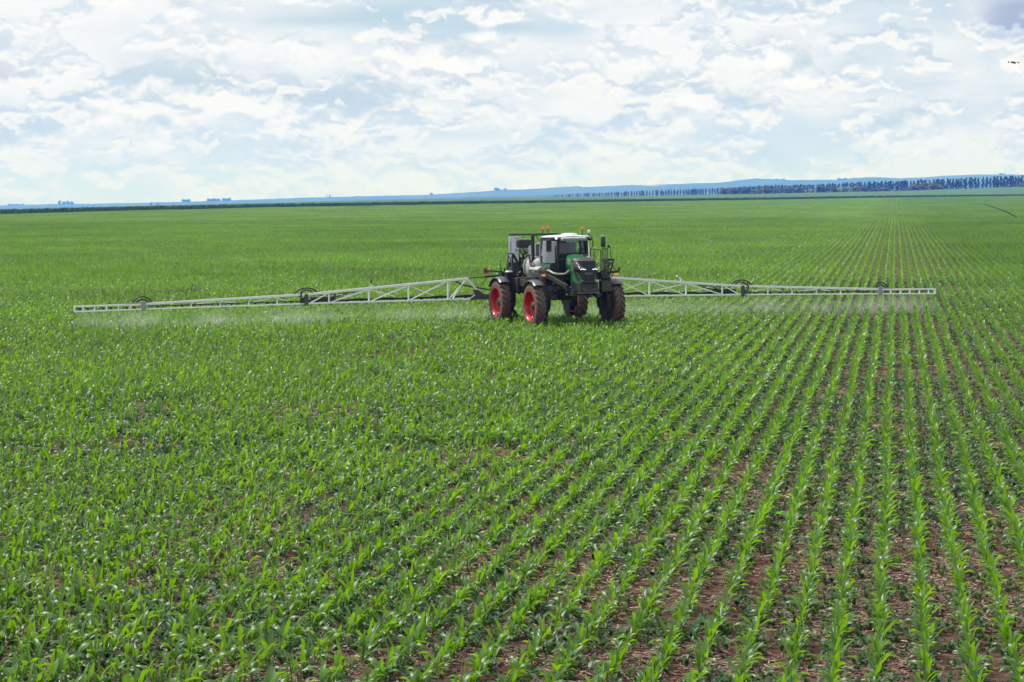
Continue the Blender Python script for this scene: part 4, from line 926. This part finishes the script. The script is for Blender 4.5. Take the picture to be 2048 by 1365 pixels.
for k, (x, y) in enumerate(((-1.42, 4.0), (-1.60, 4.3))):
    MB().path([(x+.05, y, 2.05), (x, y, 2.5), (x+.03, y+.03, 2.62)], .022, 6).build('handle', M['green_dark'], spr)
mb = MB(); mb.lathe([(2.0, .12), (2.12, .17), (2.17, .16)], (-1.42, 3.75, 0), 'z', 18); can = mb.build('canister', M['black'], spr)
MB().lathe([(2.17, .165), (2.22, .13), (2.24, .001)], (-1.42, 3.75, 0), 'z', 18).build('lid', M['tank'], can)
mb = MB(); mb.b2((-1.25, 3.2, 1.35), (-.55, 4.0, 1.95)); mb.box((-.9, 3.0, 1.75), (.5, .7, .3)); mb.build('pump_box', M['black_steel'], spr, .03)
mb = MB(); rr = random.Random(8)
for k in range(16): x, y, z = rr.uniform(-1.28, -.8), rr.uniform(2.3, 3.9), rr.uniform(1.75, 2.25); mb.tube((x, y, z), (x-.08, y+rr.uniform(-.1, .1), z+rr.uniform(-.1, .1)), .02, 6)
mb.build('valve_fittings', M['steel'], spr)
mb = MB()
for k in range(8): x, y, z = rr.uniform(-1.15, .6), rr.uniform(-1.0, 0), rr.uniform(1.35, 1.9); mb.tube((x, y, z), (x, y-.05, z-.02), .025, 7)
mb.build('grease_fittings', M['steel'], spr)
# ---------------- far (image-right) side: ladder, hand rails, upright cylinder, induction hopper, marker lamp
lad = MB()
for x in (.50, .66): lad.tube((x, -.55, 2.3), (x, -.55, 3.18), .02, 8)
lad.path([(.50, -.55, 3.16), (.60, -.56, 3.19), (.66, -.55, 3.17), (.96, -.52, 3.14)], .018, 8); lad.tube((.96, -.52, 3.14), (.96, -.52, 2.1), .022, 8); lad.tube((.30, -.45, 2.95), (.5, -.55, 3.02), .012, 6)
lad.build('hand_rail', M['black_steel'], spr)
lad = MB()
for x in (1.03, 1.10, 1.18, 1.25): lad.bar((x, -.5, 2.0), (x, -.5, 3.22), .028, .03)
for z in (2.2, 2.7, 3.20): lad.bar((1.0, -.5, z), (1.27, -.5, z), .03)
lad.build('folded_ladder', M['grey_fender'], spr)
cyl = MB().lathe([(3.24, .001), (3.24, .07), (3.28, .095), (3.66, .097), (3.67, .09)], (1.07, -.5, 0), 'z', 18).build('air_filter', M['green_dark'], spr)
MB().lathe([(3.67, .085), (3.70, .08), (3.705, .001)], (1.07, -.5, 0), 'z', 18).build('filter_cap', M['grey'], cyl)
c = MB().box((1.32, -.45, 3.28), (.07, .08, .12)).path([(1.38, -.45, 3.30), (1.40, -.45, 3.0), (1.47, -.4, 2.75)], .014, 5).build('camera', M['black'], spr); MB().box((1.375, -.45, 3.32), (.03, .07, .09)).build('camera_housing', M['white_roof'], c)
mb = MB(); mb.lathe([(2.70, .22), (2.76, .24), (2.78, .2), (2.74, .18)], (1.42, -.2, 0), 'z', 20, closed=True)
for k in range(6):
    a = k*math.pi/3; mb.bar((1.42+.22*math.cos(a), -.2+.22*math.sin(a), 2.72), (1.36+.12*math.cos(a), -.2+.12*math.sin(a), 2.15), .03)
mb.lathe([(2.60, .19), (2.62, .19), (2.62, .17), (2.60, .17)], (1.42, -.2, 0), 'z', 16, closed=True); mb.build('hose_basket', M['black'], spr)
mb = MB(); rr = random.Random(5)
for k in range(10): x = rr.uniform(.85, 1.45); mb.path([(x, -.5, 1.5+rr.uniform(0, .2)), (x+rr.uniform(-.15, .15), -.45, 1.95), (x+rr.uniform(-.2, .2), -.4, 2.3), (x+.1, -.2, 2.5+rr.uniform(0, .2))], .018, 5)
mb.b2((.85, -.35, 1.95), (1.35, .2, 2.25)); mb.box((1.15, -.45, 2.15), (.25, .1, .3)); mb.build('hose_bundle', M['black'], spr)
mb = MB(); mb.b2((1.0, -.52, 1.47), (1.46, -.2, 1.90)); mb.build('step_box', M['brown_grey'], spr, .015)
mb = MB(); mb.bar((1.25, -.1, 2.20), (1.88, -.1, 2.26), .06, .09); mb.bar((1.88, -.1, 2.22), (1.92, -.1, 2.42), .06); mb.build('lamp_arm', M['black_steel'], spr)
MB().b2((1.62, -.14, 2.10), (1.86, -.08, 2.18)).build('marker_lamp', M['amber'], spr, .01)
# rear red marker on its arm
arm = MB().bar((-1.3, 4.6, 2.14), (-2.02, 4.8, 2.20), .05, .06).bar((-1.3, 4.6, 2.12), (-1.3, 4.6, 2.32), .05).b2((-1.5, 4.4, 1.95), (-1.2, 4.8, 2.15)).b2((-2.14, 4.78, 2.13), (-2.0, 4.84, 2.28)).build('lamp_arm', M['green_dark'], spr)
MB().b2((-2.17, 4.74, 2.09), (-1.93, 4.78, 2.145)).b2((-2.12, 4.74, 2.19), (-2.03, 4.78, 2.32)).build('tail_lamp', M['redlamp'], arm)

# ---------------- booms
BY = 5.0
def interp(tab, x): return float(np.interp(x, [t[0] for t in tab], [t[1] for t in tab]))
TOPZ = [(2.8, 1.88), (5.35, 1.66), (7.0, 1.535), (8.7, 1.41), (9.65, 1.35), (12.05, 1.245), (14.4, 1.165), (16.3, 1.10)]
LOWZ = [(2.2, 1.05), (3.65, 1.04), (9.65, .98), (16.3, .90)]
for sx in (-1, 1):
    def Q(x, z, y=BY): return (sx*x, y, z)
    # inner dark beam and diagonal arm at the machine
    mb = MB(); mb.bar(Q(.8, 1.12), Q(2.35, 1.12), .20, .22); mb.prism([(sx*2.1, 1.02), (sx*2.1, 1.24), (sx*2.35, 1.42), (sx*2.55, 1.42), (sx*2.48, 1.2), (sx*2.72, 1.05), (sx*2.6, .99)], 'y', BY-.07, BY+.07)
    ar = mb.build('boom_arm', M['black_steel'] if sx > 0 else M['grey_fender'], spr, .008)
    mb = MB(); mb.bar(Q(2.82, 1.88), Q(2.36, 1.38), .075, .10); mb.build('brace', M['white'], ar, .008)
    cy_ = MB().tube(Q(2.78, 1.90, BY+.02), Q(2.1, 1.94, BY-.1), .022, 8).tube(Q(2.08, 1.95, BY-.1), Q(1.45, 2.0, BY-.2), .048, 10).path([Q(2.0, 1.93, BY-.1), Q(2.1, 1.7, BY), Q(2.3, 1.55, BY+.05), Q(2.45, 1.5, BY+.05)], .015, 5).path([Q(3.35, 1.80), Q(3.0, 1.62), Q(2.5, 1.52), Q(2.1, 1.45, BY-.05), Q(1.6, 1.36, BY-.2)], .035, 6).build('hydraulic_ram', M['black'], ar)
    # section 1: deep lattice
    sec = MB(); sec.bar(Q(2.80, 1.88), Q(9.68, 1.35), .09, .09); sec.bar(Q(2.62, 1.035), Q(9.68, .985), .07, .055)
    s1 = sec.build('boom_section', M['white'], spr, .006)
    vx = [3.65, 5.35, 7.04, 8.73]
    for x in vx:
        MB().bar(Q(x, interp(LOWZ, x)), Q(x, interp(TOPZ, x)), .055, .06).build('post', M['white'], s1)
    bot = [3.60, 5.30, 6.98, 8.70, 9.52]; tp = [2.84, 3.72, 5.42, 7.10, 8.80]
    for b_, t_ in zip(bot, tp): MB().bar(Q(b_, interp(LOWZ, b_)+.02, BY-.02), Q(t_, interp(TOPZ, t_)-.03, BY-.02), .04, .045).build('brace', M['white'], s1)
    MB().bar(Q(3.42, interp(LOWZ, 3.4)+.02, BY+.08), Q(2.86, interp(TOPZ, 2.9)-.03, BY+.08), .04, .045).build('brace', M['white'], s1)
    for a_, b_ in zip((5.28, 6.98, 8.45), (4.15, 5.75, 7.55)):       # rear diagonals running down to the back chord
        MB().bar(Q(a_, interp(TOPZ, a_)-.04, BY+.04), Q(b_, interp(LOWZ, b_)+.16, BY+.55), .035, .035).build('brace', M['white'], s1)
    mb = MB(); mb.bar(Q(2.4, 1.12, BY+.58), Q(9.6, 1.04, BY+.58), .05, .06)
    rr = random.Random(21)
    for k in range(22):
        x = 2.7 + k*.32; mb.box(Q(x, interp(LOWZ, x)+.02, BY+.58), (.10, .09, .13)) if k % 2 == 0 else None
    pts = [Q(2.4+.24*k, 1.16-.010*k*.24*1.2+.02*math.sin(k*1.3), BY+.50) for k in range(31)]; mb.path(pts, .028, 6); mb.build('nozzle_line', M['black'], s1)
    mb = MB()
    for k in range(15): x = 2.6+k*.5; mb.tube(Q(x, interp(LOWZ, x)-.02, BY+.1), Q(x, interp(LOWZ, x)-.11, BY+.1), .018, 6)
    tag(mb.build('nozzles', M['black'], s1), kind='stuff')
    # fold joint 1 with hoses and ram
    mb = MB(); mb.prism([(sx*9.60, .96), (sx*9.60, 1.37), (sx*9.76, 1.35), (sx*9.76, .96)], 'y', BY-.07, BY-.03); mb.prism([(sx*9.66, .90), (sx*9.66, 1.34), (sx*9.80, 1.24), (sx*9.95, 1.12), (sx*9.95, .93)], 'y', BY+.05, BY+.10); mb.tube(Q(9.72, .9, BY), Q(9.72, 1.4, BY), .045, 8)
    j = mb.build('fold_joint', M['grey_fender'], spr, .008)
    mb = MB(); mb.tube(Q(9.2, 1.16, BY+.2), Q(8.4, 1.2, BY+.25), .06, 10); mb.tube(Q(8.45, 1.2, BY+.25), Q(7.9, 1.35, BY+.25), .028, 8); mb.bar(Q(8.35, 1.38, BY+.15), Q(8.75, 1.02, BY+.15), .05)
    mb.box(Q(9.1, 1.15, BY+.2), (.7, .1, .16)); mb.bar(Q(7.6, 1.42, BY+.1), Q(9.1, 1.30, BY+.1), .035); mb.build('fold_ram', M['black'], j)
    for dz, x0, x1 in ((.34, 9.15, 10.2), (.26, 9.35, 9.95)):
        MB().path([Q(x0 + (x1-x0)*(.5-.5*math.cos(t)), 1.30 + dz*math.sin(t) - .06*(t/math.pi), BY+.1) for t in [math.pi*i/12 for i in range(13)]], .032, 6).build('hose_loop', M['black'], j)
    MB().path([Q(9.85, 1.50, BY-.1), Q(9.92, 1.35, BY-.1), Q(9.92, 1.2, BY-.1), Q(9.8, 1.1, BY-.08)], .035, 6).build('hose_loop', M['black'], j)
    # section 2
    sec = MB(); sec.bar(Q(9.72, 1.35), Q(16.30, 1.10), .085, .085); sec.bar(Q(9.72, .975), Q(16.30, .895), .055, .045)
    s2 = sec.build('boom_section', M['white'], spr, .006)
    for x in (10.89, 12.05, 13.23, 14.41): MB().path([Q(x-.10, interp(TOPZ, x)-.03), Q(x-.02, interp(TOPZ, x)-.08), Q(x, interp(TOPZ, x)-.16), Q(x, interp(LOWZ, x))], .028, 6).build('post', M['white'], s2)
    for a_, b_ in ((11.1, 11.75), (11.0, 10.35), (13.3, 12.5), (13.45, 14.1)): MB().bar(Q(a_, interp(TOPZ, a_)-.05, BY+.04), Q(b_, interp(LOWZ, b_)+.12, BY+.42), .03, .03).build('brace', M['white'], s2)
    mb = MB(); mb.path([Q(9.9+.22*k, interp(LOWZ, 9.9+.22*k)+.09+.012*math.sin(k*2.1), BY+.40) for k in range(29)], .025, 6)
    for k in range(26): x = 9.95+k*.25; mb.box(Q(x, interp(LOWZ, x)+.07, BY+.40), (.09 if k % 2 else .05, .07, .09)) if k % 3 else None
    mb.build('nozzle_line', M['black'], s2)
    mb = MB()
    for k in range(13): x = 10.1+k*.5; mb.tube(Q(x, interp(LOWZ, x)-.02, BY+.1), Q(x, interp(LOWZ, x)-.10, BY+.1), .018, 6)
    tag(mb.build('nozzles', M['black'], s2), kind='stuff')
    # fold joint 2
    mb = MB(); mb.b2(Q(16.22, .86, BY-.06), Q(16.42, 1.20, BY+.06)); mb.bar(Q(16.3, 1.14), Q(17.0, 1.13), .05); mb.tube(Q(16.33, .82), Q(16.33, 1.24), .04, 8); j = mb.build('fold_joint', M['grey'], spr, .006)
    for h, w in ((.33, .38), (.22, .26)):
        MB().path([Q(16.36 - w*math.cos(t), 1.06 + h*math.sin(t), BY+.05) for t in [math.pi*i/12 for i in range(13)]], .032, 6).build('hose_loop', M['black'], j)
    # tip section: ladder-like frame
    sec = MB(); sec.bar(Q(16.42, 1.09), Q(19.05, 1.055), .06, .06); sec.bar(Q(16.42, .895), Q(19.05, .845), .05, .045); sec.bar(Q(19.05, 1.08), Q(19.05, .82), .06, .07); s3 = sec.build('boom_section', M['white'], spr, .005)
    for x in (16.85, 17.32, 17.79, 18.26, 18.72): MB().bar(Q(x, .87), Q(x, 1.07), .05, .05).build('post', M['white'], s3)
    mb = MB()
    for k in range(8):
        x = 16.6+k*.31; mb.path([Q(x, .96, BY+.18), Q(x+.12, .99, BY+.2), Q(x+.24, .95, BY+.18)], .026, 6); mb.box(Q(x+.05, .95, BY+.18), (.09, .06, .09))
    mb.build('nozzle_line', M['black'], s3)
    mb = MB()
    for k in range(6): x = 16.6+k*.5; mb.tube(Q(x, .86, BY+.1), Q(x, .78, BY+.1), .018, 6)
    mb.tube(Q(19.07, .84), Q(19.07, .76), .02, 6); tag(mb.build('nozzles', M['black'], s3), kind='stuff')
    # small sensor sticking up from the top tube
    a_ = MB().bar(Q(6.85, interp(TOPZ, 6.85)), Q(6.98 if sx < 0 else 6.75, interp(TOPZ, 6.85)+.22, BY), .04).build('sensor_bracket', M['white'], s1)
    (MB().tube(Q(6.95, interp(TOPZ, 6.85)+.2), Q(6.93, interp(TOPZ, 6.85)+.34), .035, 8) if sx < 0 else MB().lathe([(1.76, .001), (1.77, .05), (1.82, .06), (1.86, .03), (1.865, .001)], (6.62, BY, 0), 'z', 12)).build('sensor', M['black'] if sx < 0 else M['white_roof'], a_)

# ---------------- fine spray under the booms
def mist():
    m = bpy.data.materials.new('spray_mist'); m.use_nodes = True; nt = m.node_tree; nt.nodes.remove(nt.nodes['Principled BSDF']); N = nt.nodes; L = nt.links
    v = N.new('ShaderNodeVolumePrincipled'); v.inputs['Color'].default_value = (1, 1, 1, 1); v.inputs['Absorption Color'].default_value = (1, 1, 1, 1); v.inputs['Anisotropy'].default_value = 0.35
    v.inputs['Density'].default_value = 0.16
    g = N.new('ShaderNodeNewGeometry'); nz = N.new('ShaderNodeTexNoise'); nz.inputs['Scale'].default_value = 0.55; nz.inputs['Detail'].default_value = 3; L.new(g.outputs['Position'], nz.inputs['Vector'])
    mr = N.new('ShaderNodeMapRange'); L.new(nz.outputs['Fac'], mr.inputs[0]); mr.inputs[1].default_value = 0.32; mr.inputs[2].default_value = 0.72; mr.inputs[3].default_value = 0.0; mr.inputs[4].default_value = 0.16; L.new(mr.outputs[0], v.inputs['Density'])
    L.new(v.outputs[0], N['Material Output'].inputs['Volume'])
    for sx in (-1, 1):
        mb = MB(); xs_ = [sx*x for x in (1.0, 2.6, 5, 8, 11, 14, 17, 18.6, 19.2)]; rings = []
        for i, x in enumerate(xs_):
            e = 1.0 if i < len(xs_)-1 else 0.3
            wob = [0.25*e*math.sin(x*1.3+k) for k in range(4)]
            rings.append([Vector((x, BY-.15*e, .90 if e == 1 else .5)), Vector((x, BY-1.0*e+wob[0]*.4, .45)), Vector((x, BY-2.3*e+wob[1], -.02)), Vector((x, BY+2.4*e+wob[2], -.02)), Vector((x, BY+1.0*e+wob[3]*.4, .5)), Vector((x, BY+.15*e, .90 if e == 1 else .5))])
        mb.loft(rings, smooth=False); o = mb.build('spray_mist', m); m.cycles.volume_step_rate = 0.4; o.location = (WX, WY, 0); o.rotation_euler = (0, 0, MPHI)
        tag(o, 'pale fine spray hanging under the %s boom of the sprayer' % ('left-hand' if sx < 0 else 'right-hand'), 'spray mist', kind='stuff')
mist()

# ---------------- drone in the upper right corner
dp = P(2027, 125.5, 80)
dr = empty('drone', tuple(dp), R(25)); dr.rotation_euler = (R(3), R(4), R(20)); tag(dr, 'small dark camera drone hovering in the sky at the upper right', 'drone')
mb = MB(); mb.loft([[Vector((x*w, y, z*h)) for x, z in ((-1, -.6), (-1, .4), (-.5, 1), (.5, 1), (1, .4), (1, -.6), (.5, -1), (-.5, -1))] for y, w, h in ((-.10, .022, .015), (-.07, .035, .026), (.02, .038, .03), (.08, .030, .024), (.10, .02, .014))])
mb.build('body', M['black_steel'], dr)
for ax_, ay in ((-.13, -.10), (.13, -.10), (-.12, .11), (.12, .11)):
    a_ = MB().bar((ax_*.2, ay*.5, 0), (ax_, ay, .012), .016, .012).tube((ax_, ay, -.025), (ax_, ay, .03), .013, 8).build('arm', M['black_steel'], dr)
    MB().bar((ax_-.055, ay-.02, .034), (ax_+.055, ay+.02, .034), .012, .003).build('propeller', M['black'], a_)
MB().tube((0, -.08, -.025), (0, -.11, -.03), .018, 10).build('camera', M['black'], dr)
